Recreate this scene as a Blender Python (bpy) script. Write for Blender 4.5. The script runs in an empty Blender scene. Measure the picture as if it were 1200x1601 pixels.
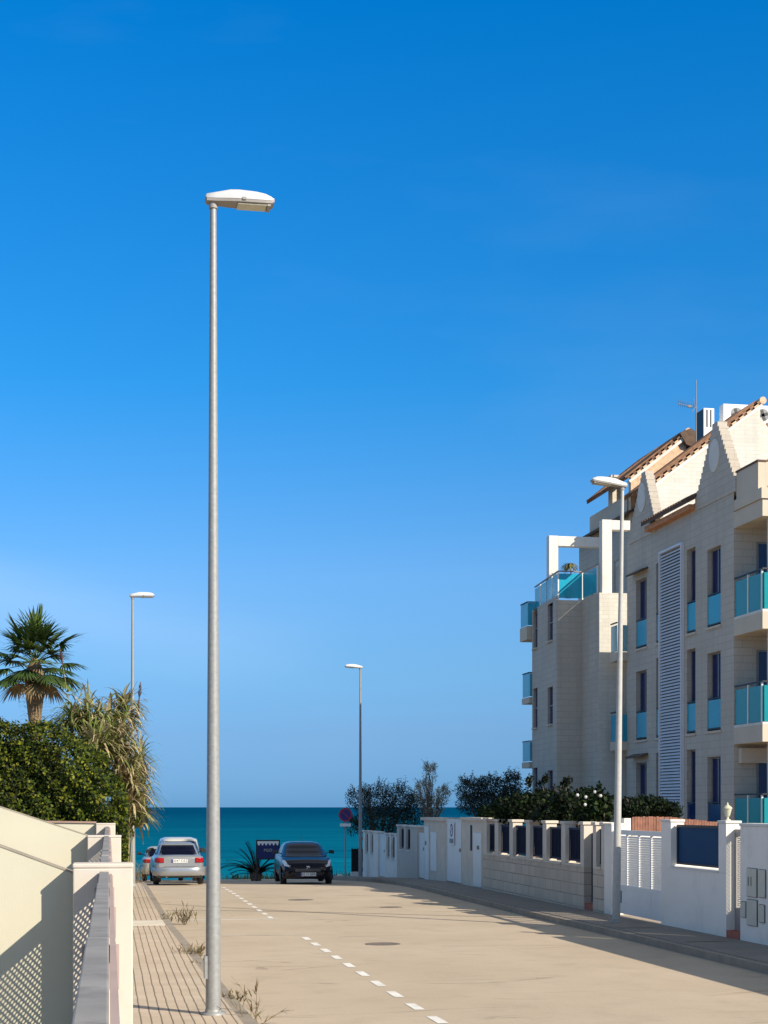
import bpy, bmesh, math, random
from mathutils import Vector, Matrix
rnd = random.Random(7)
R = math.radians
SC = bpy.context.scene
COL = SC.collection

# ---------------------------------------------------------------- camera, sky, sun, exposure
F, CX, VPX, HY, ZC = 2400.0, 600.0, 170.0, 1262.0, 2.25
TH = math.atan((CX - VPX) / F); CT, ST = math.cos(TH), math.sin(TH)
cam = bpy.data.cameras.new('camera'); camo = bpy.data.objects.new('camera', cam); COL.objects.link(camo)
camo.location = (0, 0, ZC); camo.rotation_euler = (R(90), 0, -TH)
cam.sensor_width = 36; cam.lens = F / 1601 * 36; cam.shift_y = (HY - 800.5) / 1601
cam.clip_start = 0.1; cam.clip_end = 60000
SC.camera = camo
SUN = Vector((1.0, -1.16, 0.86)).normalized()
EL = math.asin(SUN.z); AZ = math.atan2(SUN.x, SUN.y)
w = bpy.data.worlds.new('World'); SC.world = w; w.use_nodes = True
nt = w.node_tree; nt.nodes.clear()
sky = nt.nodes.new('ShaderNodeTexSky'); sky.sky_type = 'NISHITA'; sky.sun_disc = False
sky.sun_elevation = EL; sky.sun_rotation = AZ; sky.air_density = 1.0; sky.dust_density = 0.25; sky.ozone_density = 3.0
tc = nt.nodes.new('ShaderNodeTexCoord'); sx = nt.nodes.new('ShaderNodeSeparateXYZ'); nt.links.new(tc.outputs['Generated'], sx.inputs[0])
cr = nt.nodes.new('ShaderNodeValToRGB'); cr.color_ramp.interpolation = 'LINEAR'          # clear-air tint by height above horizon; unseen sky overhead whitened and warmed as fill
stops = [(0.0, (.105, .285, .72)), (.047, (.18, .32, .61)), (.088, (.235, .41, .63)), (.149, (.29, .51, .73)), (.266, (.09, .54, .84)), (.475, (.0, .565, .99)), (.58, (2.0, 1.4, 1.0)), (.75, (2.6, 1.6, .9)), (.88, (1.7, 1.1, .65)), (1.0, (1.5, .95, .55))]
el = cr.color_ramp.elements
while len(el) < len(stops): el.new(.5)
for e_, (p_, c_) in zip(el, stops): e_.position = p_; e_.color = (*[k / 3 for k in c_], 1)
mu = nt.nodes.new('ShaderNodeMix'); mu.data_type = 'RGBA'; mu.blend_type = 'MULTIPLY'; mu.inputs[0].default_value = 1
bg = nt.nodes.new('ShaderNodeBackground'); bg.inputs['Strength'].default_value = 0.14
sc3 = nt.nodes.new('ShaderNodeVectorMath'); sc3.operation = 'SCALE'; sc3.inputs['Scale'].default_value = 3.0
wo = nt.nodes.new('ShaderNodeOutputWorld')
nt.links.new(sx.outputs[2], cr.inputs[0]); nt.links.new(sky.outputs[0], mu.inputs[6]); nt.links.new(cr.outputs[0], mu.inputs[7])
vm = nt.nodes.new('ShaderNodeMapping'); vm.inputs['Scale'].default_value = (2.2, 2.2, 9); nt.links.new(tc.outputs['Generated'], vm.inputs[0])
vn = nt.nodes.new('ShaderNodeTexNoise'); vn.inputs['Scale'].default_value = 1.3; vn.inputs['Detail'].default_value = 5; nt.links.new(vm.outputs[0], vn.inputs['Vector'])
vr = nt.nodes.new('ShaderNodeMapRange'); vr.inputs[1].default_value = .48; vr.inputs[2].default_value = .85; vr.inputs[4].default_value = .045; nt.links.new(vn.outputs[0], vr.inputs[0])
vmx = nt.nodes.new('ShaderNodeMix'); vmx.data_type = 'RGBA'; vmx.inputs[7].default_value = (1.6, 1.75, 2.0, 1); 
def wm(op, a, b):
    n = nt.nodes.new('ShaderNodeMath'); n.operation = op
    for i, q in enumerate((a, b)):
        if isinstance(q, (int, float)): n.inputs[i].default_value = q
        else: nt.links.new(q, n.inputs[i])
    return n.outputs[0]
zz = wm('ADD', sx.outputs[2], wm('MULTIPLY', sx.outputs[0], .16))                        # thin cloud bank low over the sea
bk = nt.nodes.new('ShaderNodeMapRange'); bk.interpolation_type = 'SMOOTHSTEP'; bk.inputs[1].default_value = .040; bk.inputs[2].default_value = .0; nt.links.new(wm('ABSOLUTE', wm('SUBTRACT', zz, .118), 0), bk.inputs[0])
bx = nt.nodes.new('ShaderNodeMapRange'); bx.inputs[1].default_value = .16; bx.inputs[2].default_value = -.16; nt.links.new(sx.outputs[0], bx.inputs[0])
bank = wm('MULTIPLY', wm('MULTIPLY', bk.outputs[0], bx.outputs[0]), wm('MULTIPLY', vn.outputs[0], .32))
nt.links.new(wm('ADD', vr.outputs[0], bank), vmx.inputs[0]); nt.links.new(mu.outputs[2], vmx.inputs[6])
nt.links.new(vmx.outputs[2], sc3.inputs[0]); nt.links.new(sc3.outputs[0], bg.inputs[0]); nt.links.new(bg.outputs[0], wo.inputs[0])
sl = bpy.data.lights.new('sun', 'SUN'); sl.energy = 4.6; sl.angle = R(0.45); sl.color = (1.0, 0.91, 0.77)
so = bpy.data.objects.new('sun', sl); COL.objects.link(so); so.rotation_euler = SUN.to_track_quat('Z', 'Y').to_euler()
SC.view_settings.view_transform = 'Standard'; SC.view_settings.look = 'None'
SC.view_settings.gamma = 1; SC.view_settings.exposure = 0.5

# ---------------------------------------------------------------- measuring helpers (street frame: x across to the right, y along the street)
def ang(x): return math.atan((x - CX) / F) + TH
def pu(x, y, u):                                   # point on the plane x = u
    v = u / math.tan(ang(x)); D = v * CT + u * ST
    return Vector((u, v, ZC + (HY - y) / F * D))
def pv(x, y, v):                                   # point on the plane y = v
    u = v * math.tan(ang(x)); D = v * CT + u * ST
    return Vector((u, v, ZC + (HY - y) / F * D))
def vu(x, u): return u / math.tan(ang(x))
def uv(x, D):
    X = (x - CX) / F * D
    return X * CT + D * ST, D * CT - X * ST
def pd(x, y, D):
    u, v = uv(x, D); return Vector((u, v, ZC + (HY - y) / F * D))
GP = [(-60, .6), (-5, 1.5), (0, 1.74), (8, 2.06), (16, 2.33), (26, 2.37), (34, 2.42), (46, 2.45), (50, 2.53), (54, 2.66), (63, 3.02), (72, 3.36), (80, 3.9), (90, 5.0), (110, 7.5), (200, 12)]
def _gl(v):
    for (a, b), (c, d) in zip(GP, GP[1:]):
        if v <= c: return b + (d - b) * (v - a) / (c - a)
    return GP[-1][1]
def g(v): return ZC - sum(_gl(v + k) for k in (-2, -1, 0, 1, 2)) / 5
KL = [(-30, 1.5), (10, 1.5), (16.5, 1.47), (30, 1.22), (50, 1.12), (80, 1.0)]
def kl(v):
    for (a, b), (c, d) in zip(KL, KL[1:]):
        if v <= c: return b + (d - b) * (v - a) / (c - a)
    return KL[-1][1]
KR = 9.1
PAV = 0.13

# ---------------------------------------------------------------- mesh builder
def wloc(o):
    l = Vector((0, 0, 0))
    while o: l += o.location; o = o.parent
    return l
class MB:
    def __init__(s): s.v = []; s.f = []; s.m = []; s.s = []
    def add(s, vs, fs, mi=0, smooth=False):
        b = len(s.v); s.v.extend(tuple(p) for p in vs)
        for f in fs: s.f.append([b + i for i in f]); s.m.append(mi); s.s.append(smooth)
    def box(s, x0, x1, y0, y1, z0, z1, mi=0):
        if x1 < x0: x0, x1 = x1, x0
        if y1 < y0: y0, y1 = y1, y0
        if z1 < z0: z0, z1 = z1, z0
        s.add([(x0, y0, z0), (x1, y0, z0), (x1, y1, z0), (x0, y1, z0), (x0, y0, z1), (x1, y0, z1), (x1, y1, z1), (x0, y1, z1)],
              [(3, 2, 1, 0), (4, 5, 6, 7), (0, 1, 5, 4), (1, 2, 6, 5), (2, 3, 7, 6), (3, 0, 4, 7)], mi)
        return s
    def obox(s, c, a, b, n, mi=0):                 # centre and three half axes
        c, a, b, n = Vector(c), Vector(a), Vector(b), Vector(n)
        vs = [c - a - b - n, c + a - b - n, c + a + b - n, c - a + b - n, c - a - b + n, c + a - b + n, c + a + b + n, c - a + b + n]
        s.add(vs, [(3, 2, 1, 0), (4, 5, 6, 7), (0, 1, 5, 4), (1, 2, 6, 5), (2, 3, 7, 6), (3, 0, 4, 7)], mi); return s
    def bar(s, p, q, wd, h, mi=0, up=(0, 0, 1)):
        p, q = Vector(p), Vector(q); d = (q - p); n = d.normalized()
        a = n.cross(Vector(up));
        if a.length < 1e-4: a = n.cross(Vector((1, 0, 0)))
        a.normalize(); b = a.cross(n)
        return s.obox((p + q) / 2, d / 2, a * wd / 2, b * h / 2, mi)
    def quad(s, *p, mi=0, smooth=False): s.add(p, [tuple(range(len(p)))], mi, smooth); return s
    def prism(s, poly, axis, c0, c1, mi=0):        # polygon extruded along an axis
        def P(a, b, c): return {'x': (c, a, b), 'y': (a, c, b), 'z': (a, b, c)}[axis]
        n = len(poly); vs = [P(a, b, c0) for a, b in poly] + [P(a, b, c1) for a, b in poly]
        s.add(vs, [tuple(range(n)), tuple(range(2 * n - 1, n - 1, -1))] + [(i, (i + 1) % n, n + (i + 1) % n, n + i) for i in range(n)], mi); return s
    def tube(s, pts, rad, n=10, mi=0, cap=True):
        pts = [Vector(p) for p in pts]
        if not isinstance(rad, (list, tuple)): rad = [rad] * len(pts)
        vs = []; ref = None
        for i, p in enumerate(pts):
            d = (pts[min(i + 1, len(pts) - 1)] - pts[max(i - 1, 0)]).normalized()
            if ref is None:
                ref = Vector((1, 0, 0)) if abs(d.x) < .9 else Vector((0, 1, 0))
            a = (ref - d * ref.dot(d)).normalized(); ref = a; b = d.cross(a)
            for k in range(n):
                t = 2 * math.pi * k / n; vs.append(p + (a * math.cos(t) + b * math.sin(t)) * rad[i])
        fs = [(i * n + k, i * n + (k + 1) % n, (i + 1) * n + (k + 1) % n, (i + 1) * n + k) for i in range(len(pts) - 1) for k in range(n)]
        s.add(vs, fs, mi, True)
        if cap:
            s.add(vs[:n], [tuple(range(n - 1, -1, -1))], mi); s.add(vs[-n:], [tuple(range(n))], mi)
        return s
    def lathe(s, prof, c=(0, 0, 0), n=16, mi=0):   # prof: (radius, z)
        vs = [(c[0] + r * math.cos(2 * math.pi * k / n), c[1] + r * math.sin(2 * math.pi * k / n), c[2] + z) for r, z in prof for k in range(n)]
        fs = [(i * n + k, i * n + (k + 1) % n, (i + 1) * n + (k + 1) % n, (i + 1) * n + k) for i in range(len(prof) - 1) for k in range(n)]
        s.add(vs, fs, mi, True)
        s.add(vs[:n], [tuple(range(n - 1, -1, -1))], mi); s.add(vs[-n:], [tuple(range(n))], mi); return s
    def grid(s, fn, nu, nv, mi=0, smooth=True, closed=False):
        vs = [fn(i / nu, j / nv) for i in range(nu + 1) for j in range(nv + 1)]
        s.add(vs, [(i * (nv + 1) + j, i * (nv + 1) + j + 1, (i + 1) * (nv + 1) + j + 1, (i + 1) * (nv + 1) + j) for i in range(nu) for j in range(nv)], mi, smooth); return s
    def build(s, name, mats, parent=None, local=False, fix=True, bevel=0, loc=None):
        me = bpy.data.meshes.new(name)
        off = Vector((0, 0, 0))
        if parent and not local: off = wloc(parent)
        elif loc is not None: off = Vector(loc)
        vs = [(x - off.x, y - off.y, z - off.z) for x, y, z in s.v] if (off.length and not (local and loc is None)) else s.v
        me.from_pydata(vs, [], s.f)
        if not isinstance(mats, (list, tuple)): mats = [mats]
        for m in mats: me.materials.append(m)
        me.polygons.foreach_set('material_index', s.m); me.polygons.foreach_set('use_smooth', s.s)
        if fix and len(s.f) < 30000:
            bm = bmesh.new(); bm.from_mesh(me); bmesh.ops.recalc_face_normals(bm, faces=bm.faces); bm.to_mesh(me); bm.free()
        o = bpy.data.objects.new(name, me); COL.objects.link(o)
        if parent: o.parent = parent
        elif loc is not None: o.location = loc
        if bevel:
            b = o.modifiers.new('bevel', 'BEVEL'); b.width = bevel; b.segments = 2; b.limit_method = 'ANGLE'; b.angle_limit = R(40)
        return o
def tag(o, label=None, cat=None, group=None, kind=None):
    if label: o['label'] = label
    if cat: o['category'] = cat
    if group: o['group'] = group
    if kind: o['kind'] = kind
    return o
def empty(name, loc, label, cat, group=None, rz=0):
    o = bpy.data.objects.new(name, None); COL.objects.link(o); o.location = loc; o.rotation_euler = (0, 0, rz); o.empty_display_size = .2
    return tag(o, label, cat, group)
def copy_tree(o, parent=None):
    c = o.copy(); COL.objects.link(c)
    if parent: c.parent = parent
    for ch in [k for k in bpy.data.objects if k.parent == o]: copy_tree(ch, c)
    return c
def text_mesh(body, size, mb_axis='y', depth=.002):
    cu = bpy.data.curves.new('lettering', 'FONT'); cu.body = body; cu.size = size; cu.align_x = 'CENTER'; cu.align_y = 'CENTER'; cu.extrude = depth; cu.resolution_u = 2
    o = bpy.data.objects.new('lettering', cu); COL.objects.link(o)
    dg = bpy.context.evaluated_depsgraph_get(); me = bpy.data.meshes.new_from_object(o.evaluated_get(dg))
    bpy.data.objects.remove(o); bpy.data.curves.remove(cu)
    return me
def lettering(body, size, pos, facing, m, parent):    # facing '-y', '+y' or '-x' in the parent's local frame
    me = text_mesh(body, size); me.materials.clear(); me.materials.append(m)
    rot = Matrix.Rotation(R(90), 4, 'X')
    if facing == '+y': rot = Matrix.Rotation(R(180), 4, 'Z') @ rot
    if facing == '-x': rot = Matrix.Rotation(R(-90), 4, 'Z') @ rot
    me.transform(Matrix.Translation(Vector(pos)) @ rot)
    o = bpy.data.objects.new('lettering', me); COL.objects.link(o); o.parent = parent
    return o

# ---------------------------------------------------------------- materials
def nodes(name):
    m = bpy.data.materials.new(name); m.use_nodes = True; t = m.node_tree
    return m, t, t.nodes['Principled BSDF']
def N(t, kind, **kw):
    n = t.nodes.new(kind)
    for k, v in kw.items():
        if k in n.inputs: n.inputs[k].default_value = v
        else: setattr(n, k, v)
    return n
def math_(t, op, a, b=None, c=None):
    n = t.nodes.new('ShaderNodeMath'); n.operation = op
    for i, q in enumerate((a, b, c)):
        if q is None: continue
        if isinstance(q, (int, float)): n.inputs[i].default_value = q
        else: t.links.new(q, n.inputs[i])
    return n.outputs[0]
def mixc(t, f, a, b, blend='MIX'):
    n = t.nodes.new('ShaderNodeMix'); n.data_type = 'RGBA'; n.blend_type = blend
    for i, q in ((0, f), (6, a), (7, b)):
        if isinstance(q, (int, float)): n.inputs[i].default_value = q
        elif isinstance(q, tuple): n.inputs[i].default_value = (*q, 1)
        else: t.links.new(q, n.inputs[i])
    return n.outputs[2]
def noise(t, co, scale, detail=4, rough=.55):
    n = N(t, 'ShaderNodeTexNoise'); n.inputs['Scale'].default_value = scale; n.inputs['Detail'].default_value = detail; n.inputs['Roughness'].default_value = rough
    t.links.new(co, n.inputs['Vector']); return n.outputs['Fac']
def ramp(t, f, lo, hi):
    n = N(t, 'ShaderNodeMapRange'); n.inputs[1].default_value = lo; n.inputs[2].default_value = hi; t.links.new(f, n.inputs[0]); return n.outputs[0]
def pos(t): return N(t, 'ShaderNodeNewGeometry').outputs['Position']
def objco(t): return N(t, 'ShaderNodeTexCoord').outputs['Object']
def bump(t, b, h, strength, dist=.02):
    n = N(t, 'ShaderNodeBump'); n.inputs['Strength'].default_value = strength; n.inputs['Distance'].default_value = dist
    t.links.new(h, n.inputs['Height']); t.links.new(n.outputs[0], b.inputs['Normal'])
def mat(name, col, rough=.7, metal=0., var=.12, scale=2.5, bmp=0., bscale=60, spec=.5, dirt=None, dscale=1.2, obj=False, coat=0):
    m, t, b = nodes(name); co = objco(t) if obj else pos(t)
    f = ramp(t, noise(t, co, scale, 6), .3, .7)
    c = mixc(t, f, tuple(k * (1 - var) for k in col), tuple(min(1, k * (1 + var)) for k in col))
    if dirt:
        d = ramp(t, noise(t, co, dscale, 8, .65), .52, .75); c = mixc(t, d, c, dirt)
    t.links.new(c, b.inputs['Base Color'])
    b.inputs['Roughness'].default_value = rough; b.inputs['Metallic'].default_value = metal; b.inputs['Specular IOR Level'].default_value = spec
    if coat: b.inputs['Coat Weight'].default_value = coat; b.inputs['Coat Roughness'].default_value = .05
    if bmp: bump(t, b, noise(t, co, bscale, 5), bmp)
    return m
def wallco(t):                                     # (x+y, z) so that courses run level on any wall
    p = pos(t); s = N(t, 'ShaderNodeSeparateXYZ'); t.links.new(p, s.inputs[0])
    c = N(t, 'ShaderNodeCombineXYZ'); t.links.new(math_(t, 'ADD', s.outputs[0], s.outputs[1]), c.inputs[0]); t.links.new(s.outputs[2], c.inputs[1])
    return c.outputs[0], p
def blockmat(name, col, mortar, bw, bh, msize, var=.08, bmp=.3, stain=None):
    m, t, b = nodes(name); co, p = wallco(t)
    br = N(t, 'ShaderNodeTexBrick'); t.links.new(co, br.inputs['Vector'])
    br.inputs['Scale'].default_value = 1; br.inputs['Brick Width'].default_value = bw; br.inputs['Row Height'].default_value = bh; br.inputs['Mortar Size'].default_value = msize; br.inputs['Mortar Smooth'].default_value = .2
    br.inputs['Color1'].default_value = (*[k * (1 - var) for k in col], 1); br.inputs['Color2'].default_value = (*[min(1, k * (1 + var)) for k in col], 1); br.inputs['Mortar'].default_value = (*mortar, 1)
    c = mixc(t, ramp(t, noise(t, p, 1.1, 8, .65), .35, .75), br.outputs['Color'], tuple(k * .86 for k in col))
    if stain: c = mixc(t, math_(t, 'MULTIPLY', ramp(t, noise(t, p, .5, 6), .5, .8), .5), c, stain)
    mp = N(t, 'ShaderNodeMapping'); mp.inputs['Scale'].default_value = (3.2, .16, 1); t.links.new(co, mp.inputs[0])
    c = mixc(t, math_(t, 'MULTIPLY', ramp(t, noise(t, mp.outputs[0], 1, 6, .6), .5, .72), .28), c, tuple(k * .55 for k in col))
    t.links.new(c, b.inputs['Base Color']); b.inputs['Roughness'].default_value = .85
    h = math_(t, 'ADD', math_(t, 'MULTIPLY', br.outputs['Fac'], -1.0), math_(t, 'MULTIPLY', noise(t, p, 18, 6), .9))
    bump(t, b, h, bmp, .02); return m
M = {}
M['road'] = (lambda: None)()
def roadmat():
    m, t, b = nodes('worn_concrete_road'); p = pos(t)
    c = mixc(t, ramp(t, noise(t, p, .35, 6, .6), .35, .7), (.51, .405, .285), (.59, .475, .345))
    c = mixc(t, math_(t, 'MULTIPLY', ramp(t, noise(t, p, 1.7, 8, .7), .5, .8), .35), c, (.27, .225, .17))
    mp = N(t, 'ShaderNodeMapping'); mp.inputs['Scale'].default_value = (1.6, .09, 1); t.links.new(p, mp.inputs[0])
    c = mixc(t, math_(t, 'MULTIPLY', ramp(t, noise(t, mp.outputs[0], 1, 5, .6), .55, .85), .15), c, (.36, .30, .225))
    c = mixc(t, ramp(t, noise(t, p, 55, 2), .25, .75), mixc(t, .3, c, (.2, .17, .13)), c)
    mp2 = N(t, 'ShaderNodeMapping'); mp2.inputs['Rotation'].default_value = (0, 0, .5); mp2.inputs['Scale'].default_value = (.16, .75, 1); t.links.new(p, mp2.inputs[0])
    vo = N(t, 'ShaderNodeTexVoronoi', feature='DISTANCE_TO_EDGE'); vo.inputs['Scale'].default_value = 1
    wob = N(t, 'ShaderNodeTexNoise'); wob.inputs['Scale'].default_value = 2; t.links.new(mp2.outputs[0], wob.inputs['Vector'])
    mv = N(t, 'ShaderNodeVectorMath', operation='MULTIPLY_ADD'); mv.inputs[1].default_value = (.35, .35, 0); t.links.new(wob.outputs['Color'], mv.inputs[0]); t.links.new(mp2.outputs[0], mv.inputs[2])
    t.links.new(mv.outputs[0], vo.inputs['Vector'])
    crack = math_(t, 'MULTIPLY', math_(t, 'LESS_THAN', vo.outputs['Distance'], .010), ramp(t, noise(t, p, .5, 3), .5, .6))
    c = mixc(t, math_(t, 'MULTIPLY', crack, .4), c, (.16, .13, .1))
    t.links.new(c, b.inputs['Base Color']); b.inputs['Roughness'].default_value = .9; b.inputs['Specular IOR Level'].default_value = .2
    bump(t, b, noise(t, p, 90, 4), .25, .01); return m
def pavemat():
    m, t, b = nodes('ribbed_pavement_tiles'); p = pos(t); s = N(t, 'ShaderNodeSeparateXYZ'); t.links.new(p, s.inputs[0])
    wob = math_(t, 'MULTIPLY', math_(t, 'SUBTRACT', noise(t, p, 1.3, 3), .5), .03)
    fx = math_(t, 'FRACT', math_(t, 'DIVIDE', math_(t, 'ADD', s.outputs[0], wob), .105))
    fy = math_(t, 'FRACT', math_(t, 'DIVIDE', s.outputs[1], .21))
    lx = math_(t, 'LESS_THAN', fx, .15); ly = math_(t, 'LESS_THAN', fy, .05)
    c = mixc(t, ramp(t, noise(t, p, 1.2, 7, .6), .3, .7), (.47, .365, .25), (.60, .475, .345))
    fl = math_(t, 'FLOOR', math_(t, 'DIVIDE', s.outputs[1], .21)); fl2 = math_(t, 'FLOOR', math_(t, 'DIVIDE', s.outputs[0], .21))
    wn = N(t, 'ShaderNodeTexWhiteNoise', noise_dimensions='2D'); cb = N(t, 'ShaderNodeCombineXYZ'); t.links.new(fl, cb.inputs[0]); t.links.new(fl2, cb.inputs[1]); t.links.new(cb.outputs[0], wn.inputs['Vector'])
    c = mixc(t, math_(t, 'MULTIPLY', wn.outputs['Value'], .25), c, (.40, .32, .23))
    c = mixc(t, math_(t, 'MULTIPLY', ly, .35), c, (.2, .15, .1)); c = mixc(t, math_(t, 'MULTIPLY', lx, .8), c, (.10, .07, .045))
    t.links.new(c, b.inputs['Base Color']); b.inputs['Roughness'].default_value = .85
    bump(t, b, math_(t, 'MULTIPLY', math_(t, 'MAXIMUM', lx, math_(t, 'MULTIPLY', ly, .3)), -1), .5, .01); return m
def seamat():
    m, t, b = nodes('sea_water'); p = pos(t); s = N(t, 'ShaderNodeSeparateXYZ'); t.links.new(p, s.inputs[0])
    mp = N(t, 'ShaderNodeMapping'); mp.inputs['Scale'].default_value = (.004, .02, 1); t.links.new(p, mp.inputs[0])
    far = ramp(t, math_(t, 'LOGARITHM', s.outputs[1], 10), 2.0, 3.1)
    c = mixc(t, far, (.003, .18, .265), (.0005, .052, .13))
    c = mixc(t, math_(t, 'MULTIPLY', ramp(t, noise(t, mp.outputs[0], 1, 7, .65), .42, .60), .55), c, (.001, .075, .15))
    mp4 = N(t, 'ShaderNodeMapping'); mp4.inputs['Scale'].default_value = (.02, .11, 1); t.links.new(p, mp4.inputs[0])
    wv = ramp(t, noise(t, mp4.outputs[0], 1, 8, .7), .40, .62); c = mixc(t, math_(t, 'MULTIPLY', wv, .5), c, (.0005, .07, .14))
    c = mixc(t, math_(t, 'MULTIPLY', ramp(t, noise(t, mp4.outputs[0], 2.3, 6, .7), .60, .75), .35), c, (.03, .34, .44))  # bright wave glints painted into the base colour
    t.links.new(c, b.inputs['Base Color']); b.inputs['Roughness'].default_value = .5; b.inputs['Specular IOR Level'].default_value = .0
    mp3 = N(t, 'ShaderNodeMapping'); mp3.inputs['Scale'].default_value = (.10, .45, 1); t.links.new(p, mp3.inputs[0])
    bump(t, b, noise(t, mp3.outputs[0], 1, 7, .62), .9, 1.2); return m
M['road'] = roadmat(); M['paveL'] = pavemat(); M['sea'] = seamat()
M['soil'] = mat('sandy_soil', (.36, .29, .19), .95, var=.25, scale=1.5, bmp=.4, bscale=12)
M['paveR'] = mat('grey_pavement', (.25, .21, .165), .9, var=.12, scale=1.4, bmp=.2, bscale=50, dirt=(.2, .17, .14))
M['kerb'] = mat('kerb_stone', (.30, .25, .19), .9, var=.15, scale=3, bmp=.25, dirt=(.2, .17, .13))
M['band'] = mat('pale_concrete_band', (.62, .55, .43), .9, var=.1)
M['paint'] = mat('road_paint_white', (.78, .74, .66), .8, var=.1, scale=8, dirt=(.5, .43, .33), dscale=5)
M['paintworn'] = mat('worn_road_paint', (.60, .53, .42), .85, var=.2, scale=8, dirt=(.42, .345, .25), dscale=3)
M['tar'] = mat('trench_filler', (.24, .195, .145), .9, var=.25, scale=6)
M['cast'] = mat('cast_iron', (.17, .135, .10), .75, var=.2, scale=10, bmp=.4)
M['cream'] = mat('cream_render', (.56, .52, .39), .9, var=.035, scale=1.2, bmp=.12, bscale=120)
M['pinkwhite'] = mat('offwhite_render', (.585, .52, .435), .9, var=.04, scale=1.5, bmp=.12, bscale=120, dirt=(.50, .43, .345), dscale=1.5)
M['coping'] = mat('terracotta_coping', (.34, .22, .17), .8, var=.15)
M['capgrey'] = mat('grey_brown_wall_cap', (.33, .28, .21), .9, var=.2)  # thin grey-brown strip along the sloping wall tops
M['rail'] = mat('galvanised_rail', (.27, .25, .225), .62, metal=0, var=.2, scale=3.5, spec=.18, dirt=(.16, .14, .12), dscale=5)
M['railbrown'] = mat('brown_primer_bar', (.42, .31, .27), .65, var=.1)
M['panel'] = mat('grey_perforated_sheet', (.30, .28, .26), .55, metal=.3, var=.08)
M['galv'] = mat('galvanised_pole', (.29, .29, .275), .55, metal=.25, var=.12, scale=23, bmp=.05, bscale=30, obj=True)
M['palepole'] = mat('pale_grey_painted_pole', (.42, .405, .365), .55, var=.08, scale=12, obj=True)
M['lampgrey'] = mat('lamp_housing_grey', (.56, .56, .545), .5, var=.06, obj=True)
M['lampdark'] = mat('lamp_underside', (.30, .27, .24), .6, var=.1, obj=True)
M['lens'] = mat('lamp_lens', (.50, .48, .36), .12, var=.1, scale=14, obj=True)
M['white'] = mat('white_render', (.86, .79, .685), .88, var=.035, scale=1.5, bmp=.1, bscale=100, dirt=(.68, .62, .53), dscale=.9)
M['whitemetal'] = mat('white_painted_metal', (.78, .755, .70), .45, var=.04, scale=3)
M['stone'] = blockmat('beige_split_block', (.62, .51, .38), (.27, .21, .15), .62, .26, .013, bmp=.35, stain=(.42, .36, .28))
M['stoneplain'] = mat('beige_cast_stone', (.64, .56, .45), .88, var=.08, scale=3, bmp=.15)
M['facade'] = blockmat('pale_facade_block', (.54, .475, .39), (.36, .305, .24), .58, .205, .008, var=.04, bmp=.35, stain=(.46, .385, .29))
M['facadelit'] = blockmat('sunlit_white_facade_brick', (.655, .615, .53), (.54, .50, .42), .40, .135, .008, bmp=.3)  # paler copy of facade block for sunlit walls, sunlight put into the colour
M['facadeplain'] = mat('facade_render', (.59, .50, .385), .88, var=.06, scale=1.2, bmp=.1)
M['whitetrim'] = mat('white_trim', (.70, .665, .595), .85, var=.05, dirt=(.58, .54, .47), dscale=1.5)
M['navypanel'] = mat('navy_sheet_panel', (.003, .045, .12), .6, var=.1, scale=1.5, spec=.15)
M['navy'] = mat('navy_painted_bars', (.012, .016, .045), .6, var=.15, spec=.2)
M['tilered'] = mat('red_floor_tile', (.40, .11, .06), .7, var=.2, scale=8)
M['cabinet'] = mat('grey_cabinet_door', (.60, .555, .44), .6, var=.06)
M['cabinetdark'] = mat('dark_gap', (.14, .125, .10), .8)
M['black'] = mat('black_plastic', (.012, .012, .013), .5, var=.2)
M['wood'] = mat('brown_wood_slats', (.26, .105, .06), .7, var=.3, scale=9)
M['lantern'] = mat('beige_lantern', (.58, .52, .36), .6, var=.08)
M['louvre'] = mat('blue_white_louvre', (.66, .66, .68), .5, var=.05)
M['louvredark'] = mat('louvre_backing', (.05, .055, .085), .8)
M['pane'] = mat('navy_window_pane', (.004, .014, .085), .12, var=.2, spec=.25)
M['panegrey'] = mat('grey_window_frame', (.22, .21, .20), .5)
M['ac'] = mat('ac_unit_white', (.78, .77, .74), .5, var=.04)
M['blueboard'] = mat('blue_board', (.008, .012, .10), .5, var=.15)
M['red'] = mat('sign_red', (.33, .02, .05), .5); M['signblue'] = mat('sign_blue', (.03, .02, .16), .5)
M['meshdark'] = mat('dark_mesh_panel', (.02, .018, .016), .8, var=.3, scale=20)
M['trunk'] = mat('bark', (.16, .11, .075), .9, var=.25, scale=12, bmp=.5, bscale=20)
M['palmtrunk'] = mat('palm_trunk_fibre', (.20, .135, .07), .9, var=.4, scale=14, bmp=.8, bscale=18)
def roofmat():
    m, t, b = nodes('clay_roof_tiles'); p = pos(t); s = N(t, 'ShaderNodeSeparateXYZ'); t.links.new(p, s.inputs[0])
    a = math_(t, 'SINE', math_(t, 'MULTIPLY', s.outputs[1], 2 * math.pi / .22)); r_ = math_(t, 'FRACT', math_(t, 'DIVIDE', s.outputs[2], .2))
    c = mixc(t, ramp(t, noise(t, p, 5, 5), .3, .7), (.20, .105, .06), (.46, .24, .13))
    c = mixc(t, math_(t, 'MULTIPLY', math_(t, 'LESS_THAN', a, -.5), .6), c, (.10, .06, .04))
    t.links.new(c, b.inputs['Base Color']); b.inputs['Roughness'].default_value = .85
    bump(t, b, math_(t, 'ADD', a, math_(t, 'MULTIPLY', r_, .6)), .9, .05); return m
M['roof'] = roofmat()
M['tileend'] = mat('pale_clay_tile', (.66, .45, .29), .85, var=.2, scale=7)
M['tiledark'] = mat('dark_clay_tile', (.12, .075, .05), .9, var=.3, scale=6)
M['orange'] = mat('orange_clay_tile', (.58, .24, .10), .85, var=.25, scale=8)
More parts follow.
